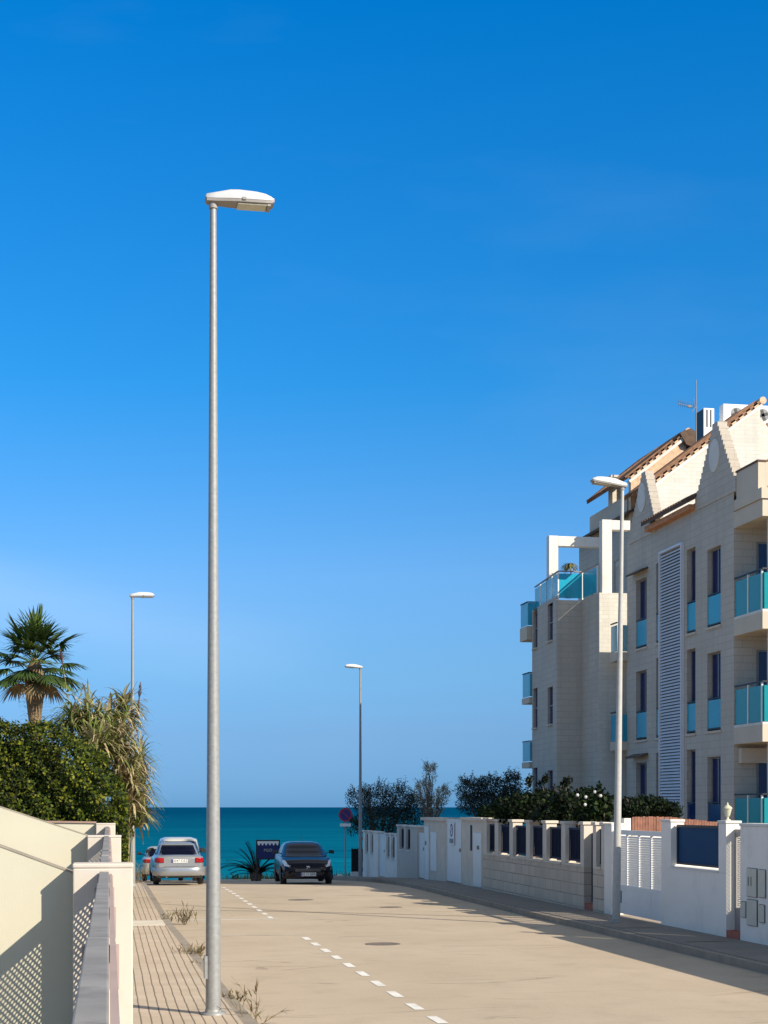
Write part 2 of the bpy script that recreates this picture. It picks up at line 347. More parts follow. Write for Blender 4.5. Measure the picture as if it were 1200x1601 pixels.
def glassmat(name, col, alpha, rough=.12):
    m, t, b = nodes(name); p = pos(t)
    c = mixc(t, ramp(t, noise(t, p, .8, 4), .3, .7), tuple(k * .9 for k in col), tuple(min(1, k * 1.1) for k in col)); t.links.new(c, b.inputs['Base Color'])
    b.inputs['Specular IOR Level'].default_value = .3; b.inputs['Roughness'].default_value = rough; b.inputs['Alpha'].default_value = alpha; return m
M['balglass'] = glassmat('blue_balcony_glass', (.02, .36, .50), .80, .2)
M['tealglass'] = glassmat('teal_balcony_glass', (.02, .32, .36), .72, .2)
M['carglass'] = mat('car_glass', (.003, .004, .014), .12, var=.3, spec=.12, obj=True)
def leafmat(name, col, var=.35, scale=1.2, trans=.25, rough=.6, spec=.15):
    m, t, b = nodes(name); p = pos(t)
    c = mixc(t, ramp(t, noise(t, p, scale, 3), .3, .7), tuple(k * (1 - var) for k in col), tuple(min(1, k * (1 + var)) for k in col))
    c = mixc(t, ramp(t, noise(t, p, 14, 2), .3, .7), mixc(t, .35, c, (.0, .0, .0)), c)
    t.links.new(c, b.inputs['Base Color']); b.inputs['Roughness'].default_value = rough; b.inputs['Specular IOR Level'].default_value = spec
    tr = N(t, 'ShaderNodeBsdfTranslucent'); t.links.new(c, tr.inputs[0]); mx = N(t, 'ShaderNodeMixShader'); mx.inputs[0].default_value = trans
    t.links.new(b.outputs[0], mx.inputs[1]); t.links.new(tr.outputs[0], mx.inputs[2]); t.links.new(mx.outputs[0], t.nodes['Material Output'].inputs[0]); return m
L1 = [leafmat('hedge_leaf_dark', (.016, .028, .003), spec=.2), leafmat('hedge_leaf_mid', (.07, .10, .006), spec=.2), leafmat('hedge_leaf_light', (.20, .205, .012), spec=.25)]
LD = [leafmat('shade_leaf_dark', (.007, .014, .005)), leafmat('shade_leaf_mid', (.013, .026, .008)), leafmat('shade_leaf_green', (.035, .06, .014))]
LT = [leafmat('tamarisk_dark', (.022, .034, .028)), leafmat('tamarisk_mid', (.042, .062, .045)), leafmat('tamarisk_light', (.085, .105, .065))]
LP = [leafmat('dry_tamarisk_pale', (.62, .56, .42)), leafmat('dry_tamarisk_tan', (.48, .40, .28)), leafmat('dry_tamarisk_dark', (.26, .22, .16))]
LR = [leafmat('reed_leaf_green', (.17, .22, .05)), leafmat('reed_leaf_straw', (.52, .42, .22)), leafmat('reed_leaf_olive', (.31, .31, .11)), leafmat('reed_leaf_dry', (.62, .48, .28))]
M['plume'] = leafmat('reed_plume', (.22, .13, .11)); M['culm'] = mat('reed_culm', (.34, .30, .13), .7)
LW = [leafmat('palm_leaf_green', (.06, .11, .022), spec=.5), leafmat('palm_leaf_bright', (.13, .19, .035), spec=.5), leafmat('palm_leaf_dry', (.30, .21, .10))]
M['weed'] = leafmat('dry_weed', (.26, .19, .10)); M['weedg'] = leafmat('green_weed', (.17, .16, .05)); M['petal'] = leafmat('white_petal', (.8, .78, .74), var=.05)

# ---------------------------------------------------------------- ground, road, pavements, sea
def strip(name, mats, fu0, fu1, fz, vs, mi=0, un=1):
    mb = MB(); n = len(vs)
    for i in range(n - 1):
        a, b = vs[i], vs[i + 1]
        for k in range(un):
            p0 = fu0(a) + (fu1(a) - fu0(a)) * k / un; p1 = fu0(a) + (fu1(a) - fu0(a)) * (k + 1) / un
            q0 = fu0(b) + (fu1(b) - fu0(b)) * k / un; q1 = fu0(b) + (fu1(b) - fu0(b)) * (k + 1) / un
            mb.quad((p0, a, fz(a)), (p1, a, fz(a)), (q1, b, fz(b)), (q0, b, fz(b)), smooth=True)
    return tag(mb.build(name, mats, fix=False), kind='structure')
def rng(a, b, s): return [a + s * i for i in range(int((b - a) / s))] + [b]
strip('ground', M['soil'], lambda v: -500, lambda v: 500, lambda v: g(v) - .03, rng(-60, 120, 1.5), un=4)
strip('road', M['road'], kl, lambda v: KR, g, rng(-30, 70, 1))
def solid_strip(name, m, fu0, fu1, fz0, fz1, vs, parent=None):
    mb = MB(); vv = []
    for v in vs: vv += [(fu0(v), v, fz0(v)), (fu1(v), v, fz0(v)), (fu1(v), v, fz1(v)), (fu0(v), v, fz1(v))]
    fs = [(i * 4 + k, i * 4 + (k + 1) % 4, i * 4 + 4 + (k + 1) % 4, i * 4 + 4 + k) for i in range(len(vs) - 1) for k in range(4)]
    mb.add(vv, fs + [(3, 2, 1, 0), tuple(len(vv) - 4 + k for k in range(4))]); return tag(mb.build(name, m), kind='structure')
solid_strip('pavement_left', M['paveL'], lambda v: -.1, lambda v: kl(v) - .15, lambda v: g(v) - .3, lambda v: g(v) + PAV, rng(-20, 66, 1))
solid_strip('kerb_left', M['kerb'], lambda v: kl(v) - .147, lambda v: kl(v) + .002, lambda v: g(v) - .3, lambda v: g(v) + PAV - .012, rng(-20, 66, 1))
solid_strip('pavement_right', M['paveR'], lambda v: KR + .15, lambda v: 10.9, lambda v: g(v) - .3, lambda v: g(v) + PAV, rng(-20, 68, 1))
solid_strip('kerb_right', M['kerb'], lambda v: KR, lambda v: KR + .147, lambda v: g(v) - .3, lambda v: g(v) + PAV - .012, rng(-20, 68, 1))
solid_strip('pavement_band', M['band'], lambda v: -.05, lambda v: kl(v) - .155, lambda v: g(v), lambda v: g(v) + PAV + .006, [29.7, 30.3, 31.1])
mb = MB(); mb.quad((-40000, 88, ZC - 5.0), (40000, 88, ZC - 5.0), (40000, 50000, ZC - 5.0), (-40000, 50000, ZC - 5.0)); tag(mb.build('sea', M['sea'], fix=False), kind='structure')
# painted parking marks
mb = MB(); mw = MB()
def dash(u, v, w_, l, z=.004, b=mb): b.quad((u, v, g(v) + z), (u + w_, v, g(v) + z), (u + w_, v + l, g(v + l) + z), (u, v + l, g(v + l) + z))
v = 12.3
while v < 28:
    dash(3.46, v, .12, .62); v += 1.25
v = 33.2
while v < 47:
    dash(3.42, v, .11, .62); v += 1.25
for k in range(12):
    a, b_ = kl(33) + .45 + k * .16, kl(33) + .45 + (k + 1) * .16
    mb.quad((a, 32.9, g(32.9) + .004), (b_, 32.9, g(32.9) + .004), (b_, 33.02, g(33.02) + .004), (a, 33.02, g(33.02) + .004))
    a, b_ = a + .1, b_ + .1
    mw.quad((a, 28.5, g(28.5) + .004), (b_, 28.5, g(28.5) + .004), (b_, 28.6, g(28.6) + .004), (a, 28.6, g(28.6) + .004))
tag(mb.build('parking_markings', M['paint'], fix=False), kind='structure'); tag(mw.build('faded_parking_line', M['paintworn'], fix=False), kind='structure')
mb = MB(); pts = [(1.3, 36.2), (2.6, 36.0), (3.6, 35.6), (5.5, 34.6), (7.6, 33.2), (9.1, 32.3)]
for (a, b_), (c, d) in zip(pts, pts[1:]):
    for k in range(6):
        p, q = k / 6, (k + 1) / 6; u0, v0, u1, v1 = a + (c - a) * p, b_ + (d - b_) * p, a + (c - a) * q, b_ + (d - b_) * q
        mb.quad((u0, v0, g(v0) + .003), (u1, v1, g(v1) + .003), (u1, v1 + .13, g(v1 + .13) + .003), (u0, v0 + .13, g(v0 + .13) + .003))
tag(mb.build('road_trench_seam', M['tar'], fix=False), kind='structure')
for x, D, r, lab in ((470, 40.3, .34, 'round iron manhole cover in front of the black car'), (611, 37.2, .28, 'small iron manhole cover right of the middle of the road, before the seam'), (598, 26.6, .31, 'dark iron manhole cover in the middle of the road, nearest to the camera')):
    u, v = uv(x, D); mb = MB(); zz = g(v) + .005
    mb.lathe([(r, -.03), (r, 0), (r * .93, .002), (r * .90, -.001), (.02, -.001)], (u, v, zz), 28)
    tag(mb.build('manhole_cover', M['cast'], loc=(u, v, zz)), lab, 'manhole cover', 'manhole covers in the road')
for x, D, lab in ((995, 28.6, 'narrow dark drain slot in the right pavement beside the white gate'), (1103, 25.5, 'narrow dark drain slot in the right pavement below the white wall')):
    u, v = uv(x, D); zz = g(v) + PAV + .003; mb = MB(); mb.box(u - .35, u + .35, v - .1, v + .1, zz - .05, zz)
    for k in range(6): mb.box(u - .3 + k * .1, u - .25 + k * .1, v - .07, v + .07, zz, zz + .003)
    tag(mb.build('drain_cover', M['cast'], loc=(u, v, zz)), lab, 'drain', 'drain covers in the right pavement')

# ---------------------------------------------------------------- street lamps
def make_lamp(h, name='street_lamp'):
    root = empty(name, (0, 0, 0), 'x', 'street lamp', 'galvanised street lamps')
    mb = MB(); mb.tube([(0, 0, 0), (0, 0, 1.0), (0, 0, h * .5), (0, 0, h)], [.080, .077, .056, .034], 20)
    mb.build('pole', M['galv'], root, local=True)
    mb = MB(); mb.lathe([(.13, 0), (.13, .02), (.088, .025), (.085, .06)], n=20); mb.build('base_plate', M['galv'], root, local=True)
    mb = MB(); mb.box(-.094, -.062, -.05, .05, .38, .62); mb.box(-.098, -.09, -.042, .042, .39, .61); mb.build('access_door', M['galv'], root, local=True)
    secs = [(-.085, .015, .065, .04), (-.07, .0, .09, .06), (.03, -.004, .112, .075), (.18, -.006, .145, .10), (.27, -.006, .148, .11), (.45, -.006, .138, .11), (.55, -.004, .12, .108), (.61, .0, .09, .10), (.64, .02, .055, .09)]
    def shell(lo):
        m_ = MB(); rings = []
        for x, zb, zt, hw in secs:
            seam = zb + .035
            if lo: prof = [(-hw, seam), (-hw * .97, zb + .006), (-hw * .8, zb), (hw * .8, zb), (hw * .97, zb + .006), (hw, seam)]
            else:
                prof = []
                for k in range(9):
                    a = math.pi * k / 8; prof.append((-1.03 * hw * math.copysign(abs(math.cos(a)) ** .7, math.cos(a)), seam + (zt - seam) * math.sin(a) ** .7))
            rings.append([(x, yy, zz) for yy, zz in prof])
        n = len(rings[0]); vs = [p for r_ in rings for p in r_]
        fs = [(i * n + k, i * n + k + 1, (i + 1) * n + k + 1, (i + 1) * n + k) for i in range(len(rings) - 1) for k in range(n - 1)]
        m_.add(vs, fs + [tuple(range(n)), tuple(range(len(vs) - 1, len(vs) - n - 1, -1))], 0, not lo); return m_
    head = shell(False).build('lamp_head', M['lampgrey'], root, local=True)
    lo = shell(True).build('underside', M['lampdark'], head, local=True)
    mb = MB(); mb.box(.25, .56, -.088, .088, -.022, -.005); mb.build('lens', M['lens'], head, local=True, bevel=.01)
    mb = MB(); mb.box(.30, .34, -.122, -.108, .018, .045); mb.build('latch', M['lampdark'], head, local=True); mb = MB(); mb.box(.565, .60, -.09, .09, -.024, -.003); mb.build('lens_clamp', M['lampdark'], head, local=True)
    mb = MB(); mb.tube([(0, 0, -.06), (0, 0, .01)], .047, 16); mb.build('collar', M['lampdark'], head, local=True)
    for o in bpy.data.objects:
        if o.parent == root and o.name.startswith('lamp_head'): o.location = (0, 0, h)
    return root
lampA = make_lamp(8.56)
u, v = uv(333, 16.2); lampA.location = (u, v, g(v) + PAV); lampA['label'] = 'tallest grey street lamp standing on the left pavement in front'
def lampcopy(x, D, rz, lab, tilt=0, lean=0, zadd=0, pale=False):
    c = copy_tree(lampA); u, v = uv(x, D); c.location = (u, v, g(v) + PAV + zadd); c.rotation_euler = (0, lean, rz); c['label'] = lab
    for o in bpy.data.objects:
        if o.parent == c and o.name.startswith('lamp_head'): o.rotation_euler = (0, -tilt, 0)
        if pale and o.parent == c and o.name.startswith('pole'): o.data = o.data.copy(); o.data.materials[0] = M['palepole']
    return c
lampcopy(207, 45.5, 0, 'grey street lamp rising out of the reeds behind the hedge', R(2))
lampcopy(963, 30.2, math.pi, 'pale street lamp on the right pavement before the white louvred gate', R(6), R(-0.85), pale=True)
lampcopy(563, 63.0, math.pi, 'small distant street lamp at the end of the right pavement by the sea', R(4))

# ---------------------------------------------------------------- left garden fences
pil = []
def pillar(u0, u1, v0, v1, ztop, lab):
    mb = MB(); mb.box(u0, u1, v0, v1, g(v0) - .2, ztop - .04); mb.box(u0 - .004, u1 + .004, v0 - .004, v1 + .004, ztop - .04, ztop)
    return tag(mb.build('fence_pillar', M['pinkwhite'], loc=((u0 + u1) / 2, (v0 + v1) / 2, g(v0)), bevel=.012), lab, 'pillar', 'off-white fence pillars on the left')
def party(pts, v0, th, m, lab, cop=None):          # transverse garden wall, outline in (x, z)
    r = empty('garden_wall', (pts[0][0], v0, g(v0)), lab, 'wall')
    lo = g(v0) - .2
    mb = MB(); mb.prism([(pts[0][0], lo)] + pts + [(pts[-1][0], lo)], 'y', v0, v0 + th); mb.build('wall', m, r)
    if cop:
        mb = MB()
        hh = .04 if cop is M['coping'] else .014
        for a, b_ in zip(pts, pts[1:]): mb.bar((a[0], v0 + th / 2, a[1] + hh / 2), (b_[0], v0 + th / 2, b_[1] + hh / 2), th + (.08 if hh > .03 else .012), hh)
        mb.build('coping', cop, r)
    return r
PD = [13.0, 25.5, 34.0]
v1 = uv(160, 13.0)[1]; z1 = pd(160, 1350, 13.0).z
pillar(-.30, .20, v1, v1 + .32, z1, 'nearest off-white fence pillar at the end of the metal rail')
party([(-.30, ZC - .575), (-.93, ZC - .335), (-2.2, ZC + .12), (-12, ZC + .12)], v1 + .325, .2, M['cream'], 'nearest cream garden wall, its sloping top lower, spotted by perforated shadow', M['capgrey'])
v2 = uv(160, 25.5)[1]; z2 = pd(160, 1306, 25.5).z
pillar(-.35, .20, v2, v2 + .32, z2, 'second off-white fence pillar, behind the nearest one')
party([(-.35, ZC - .48), (-1.78, ZC - .0), (-2.7, ZC + .3), (-12, ZC + .3)], v2 + .325, .2, M['cream'], 'cream garden wall with sloping top behind the nearest one, below the hedge', M['capgrey'])
v3 = uv(160, 34.0)[1]; z3 = pd(160, 1287, 34.0).z
pillar(-.28, .14, v3, v3 + .3, z3, 'third off-white fence pillar from the camera, beside the hedge')
party([(-.28, ZC - .36), (-1.2, ZC - .345), (-9, ZC - .30)], v3 + .305, .2, M['cream'], 'low cream wall with brown coping at the foot of the hedge', M['coping'])
def perforated(L, H, pv_=.042, pz=.036, r=.0115):
    mb = MB(); nv = int(L / pv_); nz = int(H / pz)
    for j in range(nz):
        for i in range(nv):
            cy = (i + .5 + (.25 if j % 2 else -.25)) * pv_; cz = (j + .5) * pz
            a = [(cy - pv_ / 2, cz - pz / 2), (cy, cz - pz / 2), (cy + pv_ / 2, cz - pz / 2), (cy + pv_ / 2, cz), (cy + pv_ / 2, cz + pz / 2), (cy, cz + pz / 2), (cy - pv_ / 2, cz + pz / 2), (cy - pv_ / 2, cz)]
            h = [(cy + r * math.cos(t), cz + r * math.sin(t)) for t in [R(225 + 45 * k) for k in range(8)]]
            vs = [(0, y, z) for y, z in a + h]
            mb.add(vs, [(k, (k + 1) % 8, 8 + (k + 1) % 8, 8 + k) for k in range(8)])
    return mb, nv * pv_, nz * pz
fe = empty('metal_fence', (0, 6, g(6)), 'grey metal fence with perforated panels and a flat top rail leading from the camera', 'fence')
PM, PL, PH = perforated(2.46, 1.2)
pm_me = None
def fence_run(root, vs, drops):
    global pm_me
    for (a, b_), dr in zip(zip(vs, vs[1:]), drops):
        zt = ZC - dr
        mb = MB(); mb.box(-.08, 0, a + .01, b_ - .006, zt - .045, zt); mb.build('top_rail', M['rail'], root, bevel=.006)
        mb = MB(); mb.box(.003, .024, a + .02, b_ - .01, zt - .075, zt - .018); mb.build('side_bar', M['railbrown'], root)
        mb = MB(); mb.box(-.096, .036, b_ - .004, b_ + .024, zt - .19, zt - .030 - .0); mb.build('joint_bracket', M['railbrown'], root)
        mb = MB(); mb.box(-.045, -.035, a + .01, b_ - .006, zt - .155, zt - .047)
        mb.box(-.055, -.025, a + .01, a + .05, zt - 1.42, zt - .157); mb.box(-.055, -.025, a + .052, b_ - .006, zt - 1.42, zt - 1.37)
        mb.build('panel_frame', M['panel'], root)
        if pm_me is None:
            o = PM.build('perforated_panel', M['panel'], root, local=True, fix=False); pm_me = o.data
        else:
            o = bpy.data.objects.new('perforated_panel', pm_me); COL.objects.link(o); o.parent = root
        o.location = Vector((-.04, a, zt - .155 - PH)) - wloc(root)
        o.scale = (1, (b_ - a - .06) / PL, 1); o.location.y += .052
fence_run(fe, [.6, 3.1, 5.6, 8.1, 10.6, v1 - .01], [.44, .465, .49, .515, .545])
fe2 = empty('metal_fence', (0, 19, g(19)), 'grey perforated metal fence between the nearest and second off-white pillars', 'fence')
fence_run(fe2, [v1 + .34, v1 + 2.8, v1 + 5.2, v1 + 7.6, v1 + 10, v2 - .01], [.50, .49, .485, .48, .475])
fe3 = empty('metal_fence', (0, 30, g(30)), 'short metal fence with a brownish rail between the second and third pillars', 'fence')
fence_run(fe3, [v2 + .34, v2 + 2.8, v2 + 5.4, v3 - .01], [.47, .45, .43])

# ---------------------------------------------------------------- plants
def leaf(mb, c, n, up, l, wd, mi):
    a = n.orthogonal() if up is None else up
    a = (a - n * a.dot(n)).normalized(); b = n.cross(a)
    mb.add([c - b * wd / 2 + a * l * .3, c - a * l * .02, c + b * wd / 2 + a * l * .3, c + a * l], [(0, 1, 2, 3)], mi)
def rv(r=1.0):
    while True:
        q = Vector((rnd.uniform(-1, 1), rnd.uniform(-1, 1), rnd.uniform(-1, 1)))
        if .05 < q.length < 1: return q * r
def cloud(mb, blobs, n, size, weights=(.4, .4, .2), aspect=.5, flat=0.):
    tot = sum(b[1][0] * b[1][1] * b[1][2] for b in blobs)
    for c, r in blobs:
        k = int(n * (r[0] * r[1] * r[2]) / tot) + 1
        for _ in range(k):
            d = rv(); d = d.normalized() * (1 - rnd.random() ** 1.6 * .62)
            p = Vector((c[0] + d.x * r[0], c[1] + d.y * r[1], c[2] + d.z * r[2]))
            nrm = (d.normalized() * .6 + rv()).normalized(); s = size * rnd.uniform(.6, 1.35)
            leaf(mb, p, nrm, rv(), s, s * aspect, rnd.choices(range(len(weights)), weights)[0])
def limb(mb, a, b, r0, r1, n=5, wob=.08):
    a, b = Vector(a), Vector(b); pts = [a.lerp(b, i / n) + (rv(wob * (b - a).length) if 0 < i < n else Vector()) for i in range(n + 1)]
    mb.tube(pts, [r0 + (r1 - r0) * i / n for i in range(n + 1)], 6, cap=False); return pts
# hedge on the left
hr = empty('hedge', (-4, 41, g(41)), 'big clipped green hedge behind the cream walls on the left', 'hedge')
mb = MB()
def hz(u): return ZC + 1.92 - (max(0, u + 1.3) / 1.7) ** 2 * 1.5 + .12 * math.sin(u * 1.7) + .10 * math.sin(u * 4.1 + 1)
for _ in range(42000):
    face = rnd.random()
    u = rnd.uniform(-5.2, .42)
    if face < .62: v = 35.6 + rnd.random() ** 2 * .5; zt = hz(u); z = rnd.uniform(g(36), zt); nb = Vector((0, -1, .25))
    elif face < .80: v = rnd.uniform(35.7, 38.8); z = hz(u) + .05 * rnd.gauss(0, 1) - rnd.random() ** 2 * .3; nb = Vector((0, -.3, 1))
    else: u = .42 - rnd.random() ** 2 * .4; v = rnd.uniform(35.7, 41); z = rnd.uniform(g(38), hz(.3)); nb = Vector((1, 0, .2))
    bul = .30 * math.sin(u * 2.3 + z * 1.9) + .26 * math.sin(u * 5.1 - z * 3.7 + 2) + .22 * math.sin(u * 9.7 + z * 8.3)
    rr = max(0, z - hz(u) + .55); v += rr * .7 + bul * .5 if face < .62 else 0
    if u > .0: u -= max(0, z - (hz(0) - .9)) * .35
    s = rnd.uniform(.04, .115)
    leaf(mb, Vector((u, v, z)), (nb + rv(.95)).normalized(), rv(), s, s * .62, rnd.choices((0, 1, 2), (.42, .40, .18))[0])
mb.build('foliage', L1, hr, fix=False)
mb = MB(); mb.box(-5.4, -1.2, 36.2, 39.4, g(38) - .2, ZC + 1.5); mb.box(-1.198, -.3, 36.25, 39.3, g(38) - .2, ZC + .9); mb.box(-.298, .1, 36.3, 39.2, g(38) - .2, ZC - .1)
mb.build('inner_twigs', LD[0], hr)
# reeds
def strap(mb, p, d, L, wd, droop, mi, seg=5):
    p = Vector(p); d = Vector(d).normalized(); side = d.cross(Vector((0, 0, 1)))
    if side.length < .1: side = Vector((1, 0, 0))
    side.normalize(); vs = []
    for i in range(seg + 1):
        t = i / seg; ww = wd * (1 - t) ** .7 * .5 + .002
        vs += [p - side * ww, p + side * ww]
        d = (d + Vector((0, 0, -droop / seg))).normalized(); p = p + d * L / seg
    mb.add(vs, [(2 * i, 2 * i + 1, 2 * i + 3, 2 * i + 2) for i in range(seg)], mi)
def reed(name, base, h, ncul, spread, lab, plumes, lw=(.35, .25, .25, .15), lean=(0, 0), leafL=.75):
    r = empty(name, base, lab, 'reeds', 'giant reeds beside the hedge'); cm, lm = MB(), MB()
    for k in range(ncul):
        b = Vector((base[0] + rnd.gauss(0, spread), base[1] + rnd.gauss(0, spread), base[2])); hh = h * rnd.uniform(.72, 1.0) if k >= plumes else h * rnd.uniform(.95, 1.05)
        d = Vector((rnd.gauss(lean[0], .06), rnd.gauss(lean[1], .07), 1)).normalized(); pts = [b]
        for i in range(6):
            pts.append(pts[-1] + d * hh / 6); d = (d + Vector((d.x * .12, d.y * .12, -.02))).normalized()
        cm.tube(pts, [.016, .015, .014, .012, .010, .008, .005], 5, cap=False)
        for i in range(32):
            t = .40 + .60 * (i / 31) ** .8; s = min(5, int(t * 6)); f = t * 6 - s; p = pts[s].lerp(pts[s + 1], min(1, f)); a = rnd.uniform(0, 6.28)
            strap(lm, p, (math.cos(a), math.sin(a), rnd.uniform(.5, 1.3)), leafL * rnd.uniform(.6, 1.25), .072, rnd.uniform(1.0, 2.6), rnd.choices(range(4), lw)[0])
        if k < plumes:
            pm = MB(); tip = pts[-1]; dd = (pts[-1] - pts[-2]).normalized()
            for q in range(90):
                t = rnd.random(); strap(pm, tip + dd * t * .42, dd * 1.6 + rv(.9 * math.sin(math.pi * (t * .8 + .15))), .20 * (1.1 - t * .6), .016, .25, 0, 3)
            pm.build('plume', M['plume'], r, fix=False)
    cm.build('stems', M['culm'], r, fix=False); lm.build('leaves', LR, r, fix=False); return r
def gb(x, D): u, v = uv(x, D); return (u, v, g(v))
def reed_mass(base, blobs, h, ncul, nleaf, lab, lw):
    r = empty('reed_clump', base, lab, 'reeds', 'giant reeds beside the hedge'); cm, lm = MB(), MB(); b0 = Vector(base)
    for k in range(ncul):
        c, rr = blobs[k % len(blobs)]; b = b0 + Vector((rnd.gauss(0, .12), rnd.gauss(0, .25), 0)); e = Vector((c.x + rnd.uniform(-.6, .6) * rr[0], c.y + rnd.uniform(-.6, .6) * rr[1], c.z + rnd.uniform(.2, 1.1) * rr[2]))
        m_ = b.lerp(e, .6) + Vector(((b.x - e.x) * .35, 0, .1)); cm.tube([b, b.lerp(m_, .5) + Vector((0, 0, .1)), m_, e], [.015, .013, .011, .006], 5, cap=False)
        for i in range(12):
            p = m_.lerp(e, rnd.random()); a = rnd.uniform(0, 6.28); strap(lm, p, (math.cos(a), math.sin(a), rnd.uniform(.8, 2.2)), rnd.uniform(.4, .7), .07, rnd.uniform(.7, 1.7), rnd.choices(range(4), lw)[0])
    for k in range(nleaf):
        c, rr = blobs[k % len(blobs)]; d = rv(); p = Vector((c.x + d.x * rr[0], c.y + d.y * rr[1], c.z + d.z * rr[2])); d.normalize()
        strap(lm, p, Vector((d.x * .9, d.y * .6, rnd.uniform(.1, 1.3))) + rv(.5), rnd.uniform(.35, .8), rnd.uniform(.045, .085), rnd.uniform(.8, 2.4), rnd.choices(range(4), lw)[0], 5)
    cm.build('stems', M['culm'], r, fix=False); lm.build('leaves', LR, r, fix=False)
def pb(x, y, D, rx, ry, rz): return (pd(x, y, D), (rx * D / F, ry, rz * D / F))
reed_mass(gb(135, 40), [pb(112, 1128, 39.6, 22, .35, 22), pb(140, 1125, 39.8, 22, .4, 30)], 4, 14, 420, 'dense green reeds standing on top of the hedge right of the palm', (.42, .2, .32, .06))
reed_mass(gb(160, 40), [pb(160, 1140, 39.6, 24, .4, 36), pb(150, 1165, 38.6, 24, .3, 22)], 4, 14, 480, 'mixed green and straw reeds in the middle of the reed mass', (.3, .3, .28, .12))
reed_mass(gb(183, 40.5), [pb(193, 1115, 40.6, 18, .35, 32), pb(183, 1165, 39.4, 24, .35, 34)], 4, 14, 480, 'straw reeds in front of the far left street lamp', (.26, .32, .25, .17))
reed_mass(gb(188, 40.5), [pb(196, 1205, 39.6, 18, .3, 34), pb(204, 1245, 39.6, 13, .25, 34)], 4, 10, 420, 'dry bleached reeds hanging beside the hedge corner', (.12, .4, .18, .3))
reed_mass(gb(190, 42), [pb(216, 1195, 41.5, 12, .25, 26), pb(222, 1240, 41.5, 10, .25, 32), pb(216, 1280, 41.5, 12, .2, 18)], 4, 10, 420, 'green reeds leaning out over the pavement beyond the hedge', (.45, .2, .3, .05))
for base, h, nc, sp, lab, npl, lw_, ln, ll in (
        (gb(25, 43), 4.6, 14, .35, 'green reeds at the left edge behind the hedge, below the palm', 0, (.55, .15, .3, 0), (0, 0), .8),
        (gb(78, 41), 4.7, 12, .3, 'sparse green reeds right behind the hedge below the palm trunk', 0, (.55, .15, .3, 0), (0, 0), .8),
        (gb(136, 40.5), 6.5, 4, .06, 'reed clump with one tall feathery plume right of the palm', 1, (.5, .15, .3, .05), (.02, 0), .7),
        (gb(158, 41.5), 5.0, 5, .2, 'few reeds with brown plumes sticking out of the middle of the reeds', 3, (.35, .28, .27, .1), (.01, 0), .5),
        (gb(196, 42), 5.6, 3, .08, 'leaning reed with one long thin plume beside the far left street lamp', 1, (.3, .3, .3, .1), (.05, 0), .45)):
    reed('reed_clump', base, h, nc, sp, lab, npl, lw_, ln, ll)
# fan palm behind the hedge
pu_, pv2 = uv(54, 52); pr = empty('fan_palm', (pu_, pv2, g(pv2)), 'fan palm with a shaggy trunk rising above the hedge on the left', 'palm tree')
ztop = pd(58, 1034, 52).z
mb = MB(); H = ztop - g(pv2); mb.lathe([(.32, 0), (.24, H * .4), (.19, H * .66), (.21, H * .74), (.30, H * .84), (.33, H * .91), (.26, H * .97), (.1, H + .1)], (pu_, pv2, g(pv2)), 16)
for k in range(150):
    a = rnd.uniform(0, 6.28); z = g(pv2) + H * rnd.uniform(.5, .97); rr = .24 + .18 * max(0, min(1, (z - g(pv2) - H * .7) / (H * .2))); p = Vector((pu_ + rr * math.cos(a), pv2 + rr * math.sin(a), z))
    strap(mb, p, (math.cos(a) * .6, math.sin(a) * .6, .8), .3, .06, 1.5, 0, 3)
mb.build('trunk', M['palmtrunk'], pr, fix=False)
for k in range(38):
    t = k / 37; a = k * 2.399; el = R(82 - 118 * t ** .9 + rnd.uniform(-6, 6)); d = Vector((math.cos(a) * math.cos(el), math.sin(a) * math.cos(el), math.sin(el)))
    mb = MB(); c0 = Vector((pu_, pv2, ztop + .05 - .25 * t)); pl = rnd.uniform(.7, 1.15); c1 = c0 + d * pl + Vector((0, 0, -.06))
    mb.tube([c0, c0.lerp(c1, .5) + Vector((0, 0, .03)), c1], [.02, .014, .010], 5, mi=1, cap=False)
    side = d.cross(Vector((0, 0, 1)));
    if side.length < .1: side = Vector((1, 0, 0))
    side.normalize(); up = side.cross(d)
    ns = 26; tone = 2 if t > .93 else (1 if rnd.random() < .35 else 0)
    for s in range(ns):
        b = R(-105 + 210 * s / (ns - 1)); dd = d * math.cos(b) + side * math.sin(b) + up * rnd.uniform(.0, .12)
        strap(mb, c1, dd, .97 * (1 - .22 * abs(b) / 1.9) * rnd.uniform(.88, 1.08), .135, .30 + .5 * t, tone, 4)
    mb.build('frond', LW, pr, fix=False)
